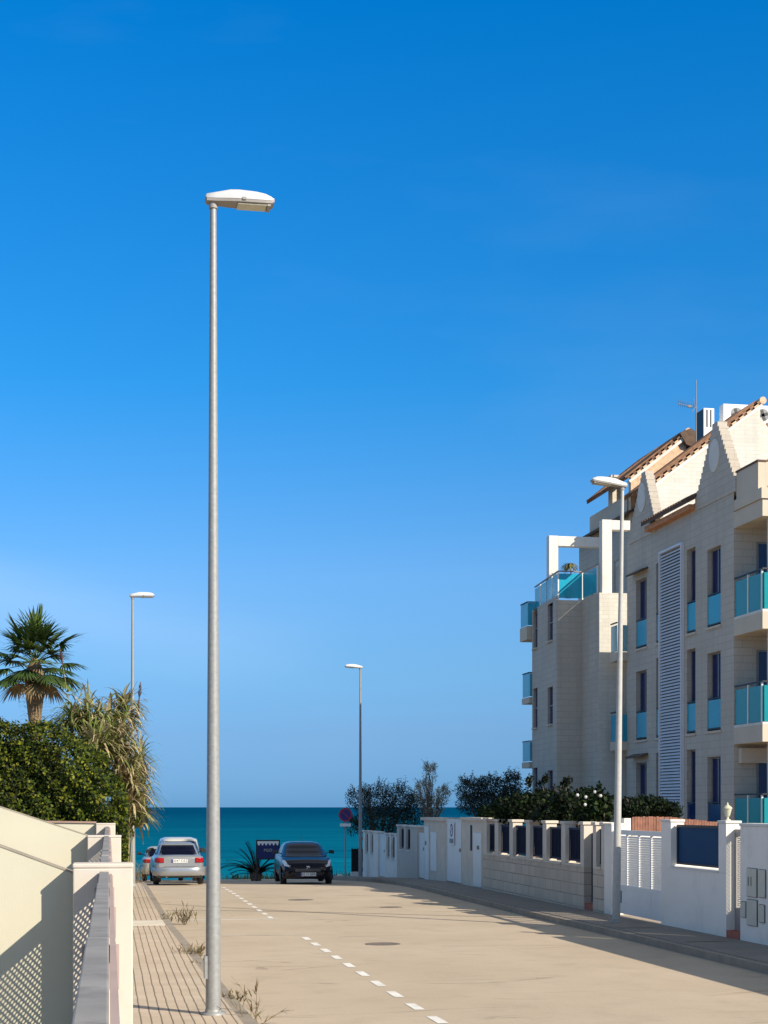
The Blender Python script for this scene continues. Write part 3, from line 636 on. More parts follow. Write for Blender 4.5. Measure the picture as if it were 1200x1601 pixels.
# trees and shrubs on the right
def tree(name, x, D, blobs, n, size, mats, lab, cat='tree', weights=(.45, .4, .15), asp=.3, limbs=14, group=None, extra=None, trunkm='trunk', wisps=0):
    u, v = uv(x, D); r = empty(name, (u, v, g(v)), lab, cat, group); bl = []
    for bx, by, bd, rx, ry, rz in blobs:
        p = pd(bx, by, D + bd); s = D / F; bl.append((p, (rx * s, ry, rz * s)))
    tm = MB(); top = sum((b[0] for b in bl), Vector()) / len(bl); base = Vector((u, v, g(v) - .05)); mid = base.lerp(top, .45)
    tr = max(.05, .02 * (top.z - base.z)); limb(tm, base, mid, tr * 2, tr * 1.2, 5, .04); fm = MB()
    for k in range(limbs):
        c, rr = bl[k % len(bl)]; e = Vector((c.x + rnd.uniform(-.7, .7) * rr[0], c.y + rnd.uniform(-.7, .7) * rr[1], c.z + rnd.uniform(-.2, .9) * rr[2])); limb(tm, mid.lerp(base, rnd.uniform(0, .3)), e, tr * .8, .012, 6, .06)
    for k in range(wisps):                         # feathery shoots that break the outline
        c, rr = bl[k % len(bl)]; dd = rv(); dd.z = abs(dd.z) + .25; dd.normalize()
        a = Vector((c.x + dd.x * rr[0] * .6, c.y + dd.y * rr[1] * .6, c.z + dd.z * rr[2] * .6)); b = a + Vector((dd.x * rr[0] * .55 + rnd.gauss(0, .1), dd.y * .3, dd.z * rr[2] * rnd.uniform(.5, .95)))
        pts = limb(tm, a, b, .014, .005, 5, .05)
        for q in range(40):
            t = rnd.random(); p = a.lerp(b, t); s = size * rnd.uniform(.6, 1.1); leaf(fm, p + rv(.08), rv().normalized(), rv(), s, s * asp, rnd.choices(range(len(weights)), weights)[0])
    tm.build('trunk', M[trunkm], r, fix=False); cloud(fm, bl, n, size, weights, asp)
    fm.build('crown', mats, r, fix=False)
    return r
tree('tamarisk_tree', 590, 66, [(560, 1250, 0, 22, .9, 20), (590, 1252, .5, 30, 1.2, 28), (625, 1255, 0, 30, 1.2, 30), (650, 1268, .3, 22, 1, 26), (600, 1285, 0, 52, 1.4, 24), (552, 1292, -.2, 16, .6, 16)], 15000, .10, LT, 'dark feathery tree over the stepped walls beside the distant lamp', wisps=60)
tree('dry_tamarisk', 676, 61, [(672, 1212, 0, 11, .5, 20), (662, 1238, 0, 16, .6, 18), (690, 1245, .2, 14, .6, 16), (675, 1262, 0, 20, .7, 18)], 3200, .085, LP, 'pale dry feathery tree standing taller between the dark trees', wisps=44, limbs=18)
tree('tamarisk_tree', 765, 54, [(735, 1235, 0, 24, 1, 20), (768, 1232, 0, 26, 1, 20), (800, 1225, .3, 16, .8, 20), (760, 1258, 0, 48, 1.4, 20), (800, 1255, 0, 22, 1, 26)], 12000, .09, LT, 'dark feathery tree left of the apartment building', wisps=60, limbs=20)
tree('shrub', 762, 45.5, [(768, 1272, 0, 20, .7, 16), (785, 1262, 0, 14, .6, 14)], 2600, .09, LD, 'rounded green shrub at the far end of the beige block wall', 'shrub', (.2, .35, .45), .6, 6)
tree('shrub', 830, 42, [(820, 1262, 0, 40, .9, 22), (850, 1254, .4, 24, .9, 20), (800, 1272, 0, 26, .8, 20), (846, 1228, .2, 6, .2, 12), (826, 1228, .3, 5, .2, 12)], 5200, .10, LD, 'black-green leafy shrub behind the middle of the block wall', 'shrub', (.55, .35, .1), .6, 8, wisps=16)
tree('shrub', 892, 38.6, [(880, 1262, 0, 30, .8, 22), (905, 1258, .2, 28, .8, 22), (884, 1232, .2, 7, .2, 14), (870, 1275, 0, 40, .8, 16)], 4800, .10, LD, 'dark shrub with one upright sprig below the tower windows', 'shrub', (.55, .35, .1), .6, 8, wisps=16)
hb = tree('flowering_shrub', 930, 35.6, [(928, 1258, 0, 20, .5, 22), (945, 1268, 0, 14, .5, 18), (918, 1275, 0, 16, .5, 14)], 1500, .12, LD, 'bush with white flowers beside the near right street lamp', 'shrub', (.25, .35, .40), .7, 12, wisps=16)
mb = MB()
for x, y in ((939, 1244), (903, 1243), (916, 1246), (915, 1258), (930, 1238)):
    c = pd(x, y, 35.0)
    for k in range(6):
        a = k * 1.05; leaf(mb, c, Vector((math.cos(a) * .5, -1, math.sin(a) * .5)).normalized(), Vector((math.cos(a), 0, math.sin(a))), .05, .04, 0)
mb.build('flower', M['petal'], hb, fix=False)
tree('clipped_hedge', 1010, 37.5, [(985, 1266, 0, 26, .8, 20), (1015, 1262, .3, 30, .8, 18), (1042, 1268, .2, 18, .8, 16)], 5000, .085, LD, 'dark rounded hedge behind the brown wooden screen', 'hedge', (.6, .35, .05), .6, 8)
# arching plant and ground tufts at the end of the road
u, v = uv(400, 62); yr = empty('arching_palm', (u, v, g(v)), 'low dark palm with arching fronds beside the blue notice board', 'plant')
for k in range(36):
    a = k * 2.399; el = R(rnd.uniform(28, 86)); d = Vector((math.cos(a) * math.cos(el), math.sin(a) * math.cos(el) * .6, math.sin(el))); p = Vector((u, v, g(v) + .15)); mb = MB(); L_ = rnd.uniform(1.1, 1.75); pts = []
    for i in range(11):
        pts.append(p.copy()); p += d * L_ / 10; d = (d + Vector((0, 0, -.14))).normalized()
    mb.tube(pts, [.025 - .002 * i for i in range(11)], 5, cap=False)
    for i in range(2, 11):
        for sgn in (-1, 1):
            dd = (pts[i] - pts[i - 1]).normalized(); sd = dd.cross(Vector((0, 0, 1))).normalized() * sgn
            for q in (0, .5): strap(mb, pts[i - 1].lerp(pts[i], q), dd * .8 + sd * .9 + Vector((0, 0, .25)), .34 * (1 - .04 * i), .035, .5, rnd.choice((0, 0, 1)), 3)
    mb.build('frond', LD, yr, fix=False)
mb = MB(); mb.lathe([(.2, 0), (.26, .2), (.2, .55), (.05, .75)], (u, v, g(v)), 10); mb.build('trunk', M['trunk'], yr)
tm = MB()
for k in range(900):
    x = rnd.choice((rnd.uniform(362, 440), rnd.uniform(520, 550), rnd.uniform(345, 560))); D = rnd.uniform(69.5, 73.5); u, v = uv(x, D)
    strap(tm, (u, v, g(v) - .02), (rnd.gauss(0, .5), rnd.gauss(0, .5), 1), rnd.uniform(.15, .42), .03, .8, rnd.randrange(3), 3)
tag(tm.build('beach_grass', [LR[0], LR[2], LD[2]], fix=False), 'short green grass along the end of the road above the sea', 'grass', kind='stuff')
# weeds along the left kerb
def weed(x, y, D, h, n, lab, mats=('weed', 'weedg'), spread=.12):
    u, v = uv(x, D); b = Vector((u, v, g(v))); r = MB()
    for k in range(n):
        d = Vector((rnd.gauss(0, .45), rnd.gauss(0, .45), 1)).normalized(); p = b + Vector((rnd.gauss(0, spread), rnd.gauss(0, spread * 1.8), 0)); q = p + d * h * rnd.uniform(.5, 1)
        pts = [p, p.lerp(q, .5) + rv(.03 * h), q]; r.tube(pts, [.004, .003, .0015], 4, mi=0, cap=False)
        for i in range(7):
            s = p.lerp(q, rnd.uniform(.2, 1)); e = d + rv(1.1); r.tube([s, s + e * h * .16], [.002, .001], 3, mi=0, cap=False)
            strap(r, s, e, h * .22, .014, .5, rnd.choice((0, 0, 1)), 2)
    tag(r.build('weed', [M[m] for m in mats], fix=False, loc=b), lab, 'weed', 'weeds along the left kerb')
weed(303, 1484, 23.6, .34, 26, 'brown dry weed tuft in the gutter before the parking line', spread=.09)
weed(268, 1440, 32, .28, 22, 'greenish weed tuft beside the pale pavement band', ('weedg', 'weed'), .18)
weed(288, 1440, 31.4, .5, 12, 'thin bare weed stalk near the white parking line', spread=.02)
weed(358, 1560, 17.9, .22, 22, 'dry grass tuft right of the tall street lamp', spread=.08)
weed(397, 1590, 16.3, .55, 6, 'tall thin dry weed in the road at the bottom of the photo', spread=.05)
weed(316, 1506, 22.0, .2, 12, 'small dry weed left of the tall street lamp', spread=.12)
weed(216, 1355, 48.3, .9, 20, 'leafless brownish bush behind the near parked cars on the left pavement', spread=.12)

# ---------------------------------------------------------------- right garden walls
U = 10.45; WT = .26
def vx(x): return vu(x, U)
def seg(mb, xa, xb, z0, z1, u0=U, u1=U + WT): mb.box(u0, u1, vx(xa), vx(xb), z0, z1)
def zu(x, y, u=U): return pu(x, y, u).z
def gz(x): return g(vx(x)) - .1
# white wall with cabinets
zt = zu(1160, 1287)
r = empty('white_wall', (U, 20, g(20)), 'white garden wall with meter cabinets at the right edge', 'wall')
mb = MB(); mb.box(U, U + WT, 13, vx(1157), g(16) - .2, zt - .05); mb.build('wall', M['white'], r)
mb = MB(); mb.box(U - .02, U + WT + .02, 12.98, vx(1157) + .015, zt - .048, zt); mb.build('coping', M['whitetrim'], r, bevel=.01)
def cab(xa, xb, ya, yb, pr_=.03):
    z0, z1 = zu((xa + xb) / 2, yb), zu((xa + xb) / 2, ya); va, vb = vx(xb), vx(xa)
    b = MB(); b.box(U - .012, U - .002, va - .009, vb + .009, z0 - .009, z1 + .009); fr = b.build('cabinet_frame', M['cabinetdark'], r)
    b = MB(); b.box(U - pr_, U - .0125, va, vb, z0, z1); b.build('cabinet_door', M['cabinet'], fr, bevel=.006); return va, vb, z0, z1
c1 = cab(1169, 1184, 1358, 1402); cab(1187, 1197.5, 1360, 1403); cab(1169, 1184.5, 1407, 1447); cab(1160, 1167, 1410, 1434); cab(1188, 1196, 1415, 1442)
lettering('11', .22, (U - .034 - U, (c1[0] + c1[1]) / 2 + .05 - 20, c1[3] - .22 - g(20)), '-x', M['cabinetdark'], r)
# pedestrian gate in the gap
va, vb = vx(1157) + .02, vx(1135) - .01
r = empty('pedestrian_gate', (U + .17, (va + vb) / 2, g(va)), 'narrow perforated metal gate in the gap between the two white walls', 'gate')
zg = zu(1150, 1297)
PG, L2_, H2_ = perforated(vb - va - .12, 1.25)
PG.v = [(U + .17, va + .06 + y, zg - .12 - H2_ + z) for _, y, z in PG.v]; PG.build('perforated_panel', M['panel'], r, fix=False)
mb = MB(); mb.box(U + .15, U + .19, va, va + .058, gz(1140) + .2, zg); mb.box(U + .15, U + .19, vb - .058, vb, gz(1140) + .2, zg); mb.box(U + .15, U + .19, va + .06, vb - .06, zg - .118, zg); mb.box(U + .15, U + .19, va + .06, vb - .06, gz(1140) + .2, zg - .122 - H2_)
mb.build('gate_frame', M['panel'], r)
mb = MB(); mb.box(U + .0, U + WT, va - .008, vb + .003, gz(1145), g(va) + PAV + .12); tag(mb.build('door_step', M['tilered'], loc=(U, va, g(va))), 'red tiled step in the gap between the white walls', 'step')
# white wall with navy panel
zt = zu(1040, 1281); zs = zu(1085, 1358)
r = empty('white_wall', (U, vx(1085), g(vx(1085))), 'white garden wall framing a navy sheet panel, right of the louvred gate', 'wall')
mb = MB(); seg(mb, 1135, 1033.5, gz(1085), zs - .03); mb.build('wall', M['white'], r)
mb = MB(); seg(mb, 1122.5, 1049, zs - .03, zs, U - .02, U + WT + .02); mb.build('sill', M['whitetrim'], r)
for xa, xb in ((1135, 1123), (1048.5, 1033.5)):
    mb = MB(); seg(mb, xa, xb, zs - .028, zt - .05); p_ = mb.build('pier', M['white'], r)
    mb = MB(); mb.box(U - .02, U + WT + .02, vx(xa) - .02, vx(xb) + .02, zt - .048, zt); mb.build('cap', M['whitetrim'], p_, bevel=.01)
zp0, zp1 = zs + .06, zu(1085, 1292)
mb = MB(); mb.box(U + .12, U + .135, vx(1122.5), vx(1049), zp0, zp1); pn = mb.build('sheet_panel', M['navypanel'], r)
mb = MB()
mb.box(U + .10, U + .119, vx(1122), vx(1049.5), zp1 - .03, zp1 + .02); mb.box(U + .10, U + .119, vx(1122), vx(1049.5), zp0 - .02, zp0 + .02); mb.box(U + .10, U + .119, vx(1049.5) - .05, vx(1049.5), zp0 + .022, zp1 - .032); mb.box(U + .10, U + .119, vx(1122), vx(1122) + .05, zp0 + .022, zp1 - .032)
mb.build('panel_frame', M['black'], pn)
# lantern on the pier
c = Vector((U + .13, vx(1135) + .25, zt)); r = empty('wall_lantern', c, 'beige lantern on the white pier at the narrow gate', 'lantern')
mb = MB(); mb.lathe([(0.054, 0.000), (0.054, 0.014), (0.022, 0.029), (0.022, 0.065), (0.043, 0.079)], c, 12); mb.build('foot', M['lantern'], r)
mb = MB(); mb.lathe([(0.043, 0.081), (0.076, 0.194), (0.076, 0.205)], c, 8); mb.build('glass', M['lens'], r)
mb = MB(); mb.lathe([(0.090, 0.207), (0.083, 0.223), (0.043, 0.259), (0.018, 0.274), (0.014, 0.302), (0.004, 0.317)], c, 8); mb.build('lantern_cap', M['lantern'], r)
# louvred driveway gate
r = empty('driveway_gate', (U + .08, vx(990), g(vx(990))), 'white metal driveway gate with louvred upper half behind the street lamp', 'gate')
va, vb = vx(1033) + .02, vx(956.5) - .02; zg1 = zu(1000, 1299); zm = zu(1000, 1389); zg0 = g(va) + PAV + .04
mb = MB(); mb.box(U + .06, U + .11, va, vb, zg1 - .10, zg1); mb.box(U + .06, U + .11, va, vb, zm - .07, zm)
for k in range(5):
    v_ = va + (vb - va) * k / 4; a_ = max(va, v_ - .035); b_ = min(vb, v_ + .035); mb.box(U + .062, U + .108, a_, b_, zm + .001, zg1 - .101)
mb.build('gate_frame', M['whitemetal'], r)
mb = MB(); mb.box(U + .07, U + .10, va, vb, zg0, zm - .071)
for k in range(1, 4): v_ = va + (vb - va) * k / 4; mb.box(U + .066, U + .07, v_ - .012, v_ + .012, zg0, zm - .072)
mb.build('lower_panel', M['whitemetal'], r)
mb = MB(); k = 0; z = zm + .02
while z < zg1 - .12:
    mb.obox((U + .085, (va + vb) / 2, z), (0, (vb - va) / 2 - .004, 0), (.020, 0, .019), (-.002, 0, .002)); z += .047
mb.build('louvre_slats', M['whitemetal'], r)
r = empty('gate_post', (U, vx(950), g(vx(950))), 'white rendered post between the block wall and the louvred gate', 'post')
mb = MB(); seg(mb, 956, 944.3, gz(950), zu(950, 1287) - .04); mb.build('post', M['white'], r)
mb = MB(); mb.box(U - .01, U + WT + .01, vx(956) - .01, vx(944.3) - .004, zu(950, 1287) - .038, zu(950, 1287)); mb.build('cap', M['whitetrim'], r)
vw = vx(944.3) + .02
mb = MB(); zt2 = pv(965, 1291, vw).z; mb.prism([(U + WT + .01, g(vw) - .2), (U + WT + .01, zt2), (pv(976, 1290, vw).x, zt2 - .02), (pv(976, 1290, vw).x, zt2 + .16), (pv(986, 1290, vw).x, zt2 + .16), (pv(986, 1290, vw).x, zt2 - .22), (U + 6, zt2 - .22), (U + 6, g(vw) - .2)], 'y', vw, vw + .2)
tag(mb.build('white_inner_wall', M['white'], loc=(U + 2, vw, g(vw))), 'white wall running back from the street behind the louvred gate', 'wall')
# wooden screen
vs_ = 32.2; r = empty('wooden_screen', (pv(1030, 1280, vs_).x, vs_, g(vs_)), 'brown wooden slat screen behind the louvred gate', 'fence')
ua, ub = pv(988, 1280, vs_).x, pv(1120, 1280, vs_).x; mb = MB(); uu = ua
while uu < ub:
    zt_ = pv(1010, 1277, vs_).z - max(0, (uu - pv(1040, 1277, vs_).x)) * .10; mb.box(uu, uu + .055, vs_ + rnd.uniform(-.006, .006), vs_ + .025, g(vs_), zt_ + rnd.uniform(-.01, .01)); uu += .062
mb.build('slats', M['wood'], r); mb = MB(); mb.box(ua, ub, vs_ + .035, vs_ + .07, 1.0, 1.06); mb.build('rail', M['wood'], r)
# beige block wall with navy infills
ZS, ZT = ZC - 1.29, ZC - .325
def block_wall(x0, x1, piers, root, zs_=ZS, zt_=ZT, m='stone', infill=True, base=None):
    v0, v1_ = vx(x1), vx(x0); lo = g((v0 + v1_) / 2) - .15
    mb = MB(); mb.box(U, U + WT, v0, v1_, min(lo, g(v1_) - .1), zs_ - .05); mb.build('wall', M[m], root)
    ps = sorted([(vx(xb), vx(xa)) for xa, xb in piers])
    for a, b_ in ps:
        mb = MB(); mb.box(U, U + WT, a, b_, zs_ - .048, zt_ - .07); p_ = mb.build('pier', M['stoneplain'] if m == 'stone' else M[m], root)
        mb = MB(); mb.box(U - .035, U + WT + .035, a - .035, b_ + .035, zt_ - .068, zt_); mb.build('cap', M['whitetrim'] if m != 'stone' else M['stoneplain'], p_, bevel=.01)
    for (a, b_), (c, d) in zip(ps, ps[1:]):
        if c - b_ < .08: continue
        mb = MB(); mb.box(U - .03, U + WT + .03, b_ + .005, c - .005, zs_ - .048, zs_); mb.build('sill', M['stoneplain'] if m == 'stone' else M['whitetrim'], root)
        mb = MB(); mb.box(U + .11, U + .13, b_ + .02, c - .02, zs_ + .05, zt_ - .16); i_ = mb.build('infill_panel', M['navy'], root)
        mb = MB(); mb.box(U + .085, U + .105, b_ + .005, c - .005, zs_ + .05, zs_ + .10); mb.box(U + .085, U + .105, b_ + .005, c - .005, zt_ - .2, zt_ - .15)
        n = max(2, int((c - b_) / .11))
        for k in range(n): q = b_ + .03 + (c - b_ - .06) * k / (n - 1); mb.box(U + .087, U + .103, q - .01, q + .01, zs_ + .102, zt_ - .202)
        mb.build('railing_bars', M['navy'], i_)
r = empty('block_wall', (U, vx(840), g(vx(840))), 'long beige block garden wall with dark railings between capped piers', 'wall')
block_wall(755, 912.5, [(755, 760.5), (773, 778.5), (796, 801.5), (822, 828), (848, 854), (877, 883.5), (907, 912.5)], r)
r = empty('block_wall', (U, vx(935), g(vx(935))), 'short beige block wall with one narrow opening beside the white gate post', 'wall')
block_wall(926.5, 944, [(926.5, 931.5), (939.5, 944)], r)
mb = MB(); va, vb = vx(926.5) + .004, vx(912.5) - .004; mb.box(U + .02, U + WT, va, vb, g(va) - .1, g(va) + PAV + .14); tag(mb.build('door_step', M['tilered'], loc=(U, va, g(va))), 'red tiled step in the narrow gap of the beige block wall', 'step')
mb = MB(); mb.box(U + .17, U + .20, va + .02, vb - .02, g(va) + PAV + .16, ZT - .25)
for k in range(4): mb.box(U + .165, U + .17, va + .06 + k * .16, va + .10 + k * .16, g(va) + PAV + .2, ZT - .3)
tag(mb.build('garden_door', M['navy'], loc=(U + .18, va, g(va))), 'dark door in the narrow gap of the beige block wall', 'door')
# farther walls, stepping down to the sea
def house_door(xa, xb, ytop, lab, m='whitemetal', dd=.06, sign=False, name='white_door'):
    va, vb = vx(xb) + .01, vx(xa) - .01; zt_ = zu((xa + xb) / 2, ytop); z0 = g((va + vb) / 2) + PAV + .03
    r = empty(name, (U + dd, (va + vb) / 2, z0), lab, 'door')
    mb = MB(); mb.box(U + dd, U + dd + .05, va + .05, vb - .05, z0, zt_ - .05); mb.build('door_leaf', M[m], r)
    mb = MB(); mb.box(U + dd - .02, U + dd + .06, va, va + .048, z0, zt_); mb.box(U + dd - .02, U + dd + .06, vb - .048, vb, z0, zt_); mb.box(U + dd - .02, U + dd + .06, va + .05, vb - .05, zt_ - .048, zt_); mb.build('door_frame', M[m], r)
    mb = MB(); mb.box(U + dd - .05, U + dd - .001, va + .10, va + .16, z0 + .95, z0 + 1.05); mb.build('handle', M['rail'], r)
    return r, va, vb, zt_, z0
block = empty('gate_pillar', (U, vx(745), g(vx(745))), 'beige capped pillar with a slit window beside the block wall', 'pillar')
mb = MB(); seg(mb, 754.7, 721.5, gz(740), zu(740, 1283)); mb.build('pillar', M['stoneplain'], block); mb = MB(); mb.box(U - .05, U + WT + .05, vx(754.7) - .0, vx(721.5) + .02, zu(740, 1283) + .002, zu(740, 1283) + .09); mb.build('cap', M['stoneplain'], block)
mb = MB(); mb.box(U - .006, U + .002, vx(738), vx(735), zu(737, 1330), zu(737, 1290)); mb.build('slit_window', M['navy'], block)
mb = MB(); mb.box(U - .03, U - .004, vx(753.5), vx(741), g(vx(745)) + PAV + .03, zu(745, 1302)); o = mb.build('door_leaf', M['whitemetal'], block); mb = MB(); mb.box(U - .07, U - .032, vx(750), vx(748.5), zu(748, 1328), zu(748, 1322)); mb.build('handle', M['rail'], o)
r, va, vb, zt_, z0 = house_door(697, 720.5, 1281, 'white solid gate carrying a no-parking plate', dd=.03)
sg = MB(); vm = va + (vb - va) * .62; ym = .36; sg.box(U - .004, U + .008, vm - ym, vm + ym, zt_ - .80, zt_ - .10); sg = tag(sg.build('parking_plate', M['whitemetal'], loc=(U, vm, zt_ - .45)), 'small white no-parking plate on the white gate', 'sign')
mb = MB(); n = 24; mb.add([(U - .007, vm + .2 * math.cos(6.2832 * k / n), zt_ - .34 + .2 * math.sin(6.2832 * k / n)) for k in range(n)], [tuple(range(n))]); mb.build('ring', M['signblue'], sg)
mb = MB(); mb.add([(U - .010, vm + .14 * math.cos(6.2832 * k / n), zt_ - .34 + .14 * math.sin(6.2832 * k / n)) for k in range(n)], [tuple(range(n))]); mb.build('disc', M['whitemetal'], sg)
mb = MB(); mb.bar((U - .013, vm - .11, zt_ - .24), (U - .013, vm + .11, zt_ - .44), .035, .004, up=(1, 0, 0)); mb.build('slash', M['signblue'], sg)
mb = MB(); mb.box(U - .008, U - .005, vm - .27, vm + .27, zt_ - .74, zt_ - .60); mb.build('text_strip', M['panegrey'], sg)
r = empty('gate_pillar', (U, vx(680), g(vx(680))), 'broad beige pillar with wide cap left of the white solid gate', 'pillar')
mb = MB(); seg(mb, 696.5, 662.5, gz(680), zu(680, 1283)); mb.build('pillar', M['stoneplain'], r); mb = MB(); mb.box(U - .07, U + WT + .3, vx(696.5), vx(660), zu(680, 1283) + .002, zu(680, 1283) + .10); mb.build('cap', M['stoneplain'], r)
mb = MB(); mb.box(U - .03, U - .004, vx(671), vx(664.5), g(vx(668)) + PAV, zu(668, 1292)); mb.build('door_leaf', M['whitemetal'], r); mb = MB(); mb.box(U - .03, U - .004, vx(683), vx(674), g(vx(680)) + PAV + .3, zu(680, 1301)); mb.build('cabinet_door', M['whitemetal'], r)
mb = MB(); mb.box(U - .06, U - .032, vx(667.5), vx(666.5), zu(667, 1321), zu(667, 1315)); mb.build('handle', M['rail'], r)
house_door(652.5, 662, 1302, 'narrow white door left of the broad beige pillar')
r = empty('stepped_wall', (U, vx(636), g(vx(636))), 'higher stepped white wall with two slim openings beside the broad pillar', 'wall')
block_wall(620.3, 652, [(620.3, 624), (631, 634), (641, 652)], r, zu(636, 1329), zu(636, 1290), 'pinkwhite')
r = empty('stepped_wall', (U, vx(610), g(vx(610))), 'lower stepped white wall with two slim openings in the middle of the far row', 'wall')
block_wall(601, 620, [(601, 603.5), (608.5, 611), (616.5, 620)], r, zu(610, 1342), zu(610, 1303), 'white')
house_door(591, 600.5, 1304, 'farthest white door between the two lowest stepped walls')
r = empty('stepped_wall', (U, vx(578), g(vx(578))), 'farthest white wall with two slim openings, at the distant lamp', 'wall')
block_wall(567, 590.5, [(567, 570.5), (575, 578.5), (583, 590.5)], r, zu(578, 1334), zu(578, 1299), 'white')
# dark mesh on a low wall, behind the distant lamp
u0, u1 = uv(545, 67)[0], uv(566, 67)[0]; vv = 66.2
r = empty('mesh_panel', (u0, vv, g(vv)), 'dark mesh panel on a low white base behind the distant lamp', 'fence')
mb = MB(); mb.box(u0 + .1, u1 + 1, vv, vv + .2, g(vv) - .3, g(vv) + .32); mb.build('low_base', M['white'], r)
mb = MB(); mb.box(u0 + .12, u1 + 1, vv + .08, vv + .11, g(vv) + .322, g(vv) + 1.32)
for k in range(9): mb.box(u0 + .14 + k * .13, u0 + .17 + k * .13, vv + .06, vv + .08, g(vv) + .33, g(vv) + 1.36)
mb.build('mesh', M['meshdark'], r)
# round traffic sign
u, v = uv(539.5, 61); zc_ = pd(540, 1274, 61).z; r = empty('traffic_sign', (u, v, g(v) + PAV), 'round red and blue no-parking sign on a thin post by the sea', 'sign')
mb = MB(); mb.tube([(u, v, g(v)), (u, v, zc_ + .2)], .03, 10); mb.build('post', M['galv'], r)
mb = MB(); n = 32
def disc(rad, dv, th=.004): mb.prism([(u + rad * math.cos(6.2832 * k / n), zc_ + rad * math.sin(6.2832 * k / n)) for k in range(n)], 'y', v - dv, v - dv - th)
disc(.275, .032, .012); mb.build('rim', M['red'], r); mb = MB(); disc(.20, .045); mb.build('disc', M['signblue'], r)
mb = MB(); mb.bar((u - .16, v - .052, zc_ + .16), (u + .16, v - .052, zc_ - .16), .05, .004, up=(0, 1, 0)); mb.build('slash', M['red'], r)
mb = MB(); mb.box(u - .22, u + .22, v - .05, v - .035, zc_ - .46, zc_ - .34); mb.build('plate', M['whitemetal'], r)
# blue notice board
u, v = uv(418.5, 60); z0, z1 = pd(418, 1343, 60).z, pd(418, 1313, 60).z; r = empty('notice_board', (u, v, g(v)), 'dark blue notice board with a white header between the palm and black car', 'sign')
mb = MB()
for s in (-.42, .42): mb.box(u + s - .03, u + s + .03, v + .03, v + .08, g(v) - .1, z1 - .02)
mb.build('post', M['black'], r)
mb = MB(); mb.box(u - .47, u + .47, v - .03, v + .028, z0 - .02, z1); mb.build('board', M['black'], r)
mb = MB(); mb.box(u - .42, u + .42, v - .036, v - .0305, z0 + .03, z1 - .05); mb.build('face', M['blueboard'], r)
mb = MB(); mb.box(u - .42, u + .42, v - .041, v - .037, z1 - .14, z1 - .055); mb.build('header', M['whitemetal'], r)
mb = MB()
for k in range(6): mb.prism([(u - .36 + k * .145 - .05, z1 - .142), (u - .36 + k * .145 + .05, z1 - .142), (u - .36 + k * .145 + .02, z1 - .215), (u - .36 + k * .145 - .02, z1 - .215)], 'y', v - .040, v - .037)
mb.build('header_fringe', M['whitemetal'], r)
lettering('PGO', .16, (.0, -.038, z1 - .41 - g(v)), '-y', M['lens'], r)

# ---------------------------------------------------------------- apartment building
UF = 16.6
A = empty('apartment_building', (20, 46, g(46)), 'pale block apartment building with blue glass balconies and stepped gables', 'building')
Z = lambda rel: ZC + rel
LV = [-.76, 2.155, 5.07, 7.98]
def facade(p, q, z0, z1, holes, dep, inn, mb, mi=0):      # wall p->q with openings (s0,s1,za,zb), reveals going along inn
    p, q, inn = Vector((*p, 0)), Vector((*q, 0)), Vector((*inn, 0)); L = (q - p).length; d = (q - p) / L
    ss = sorted({0., L, *[h[0] for h in holes], *[h[1] for h in holes]}); zz = sorted({z0, z1, *[h[2] for h in holes], *[h[3] for h in holes]})
    P = lambda s, z, k=0: p + d * s + inn * k + Vector((0, 0, z))
    for a, b in zip(ss, ss[1:]):
        for c, e in zip(zz, zz[1:]):
            sm, zm_ = (a + b) / 2, (c + e) / 2
            if any(h[0] < sm < h[1] and h[2] < zm_ < h[3] for h in holes): continue
            mb.quad(P(a, c), P(b, c), P(b, e), P(a, e), mi=mi)
    for a, b, c, e in holes:
        for q4 in ((P(a, c), P(a, e), P(a, e, dep), P(a, c, dep)), (P(b, c), P(b, e), P(b, e, dep), P(b, c, dep)), (P(a, e), P(b, e), P(b, e, dep), P(a, e, dep)), (P(a, c), P(b, c), P(b, c, dep), P(a, c, dep))): mb.quad(*q4, mi=mi)
    return P
vN, vF, vE = vu(1147, UF), vu(980, UF), vu(1192, UF)
VS = lambda x: vu(x, UF)
wins = []
for xa, xb, hi, kind in ((1105.5, 1126.5, 2.17, 'w'), (1073.5, 1087, 2.43, 'n'), (1025.5, 1033.5, 2.43, 'n'), (994, 1010.5, 2.17, 'w')):
    for l in LV[:3]:
        b0 = -.02 if l > 0 else -.35
        wins.append((VS(xb) - vN, VS(xa) - vN, Z(l + b0 - (.0 if l > 0 else .5)), Z(l + hi), kind, l))
zF = Z(8.75)
mb = MB(); P = facade((UF, vN), (UF, vF), g(45) - .3, zF, [h[:4] for h in wins], .2, (1, 0), mb)
mb.quad((UF, vN, zF), (UF + .35, vN, zF), (UF + .35, vF, zF), (UF, vF, zF)); mb.quad((UF + .35, vN, Z(5)), (UF + .35, vN, zF), (UF + .35, vF, zF), (UF + .35, vF, Z(5)))
mb.quad((UF, vF, g(45) - .3), (UF + .35, vF, g(45) - .3), (UF + .35, vF, zF), (UF, vF, zF))
mb.build('facade_wall', M['facade'], A, fix=False)
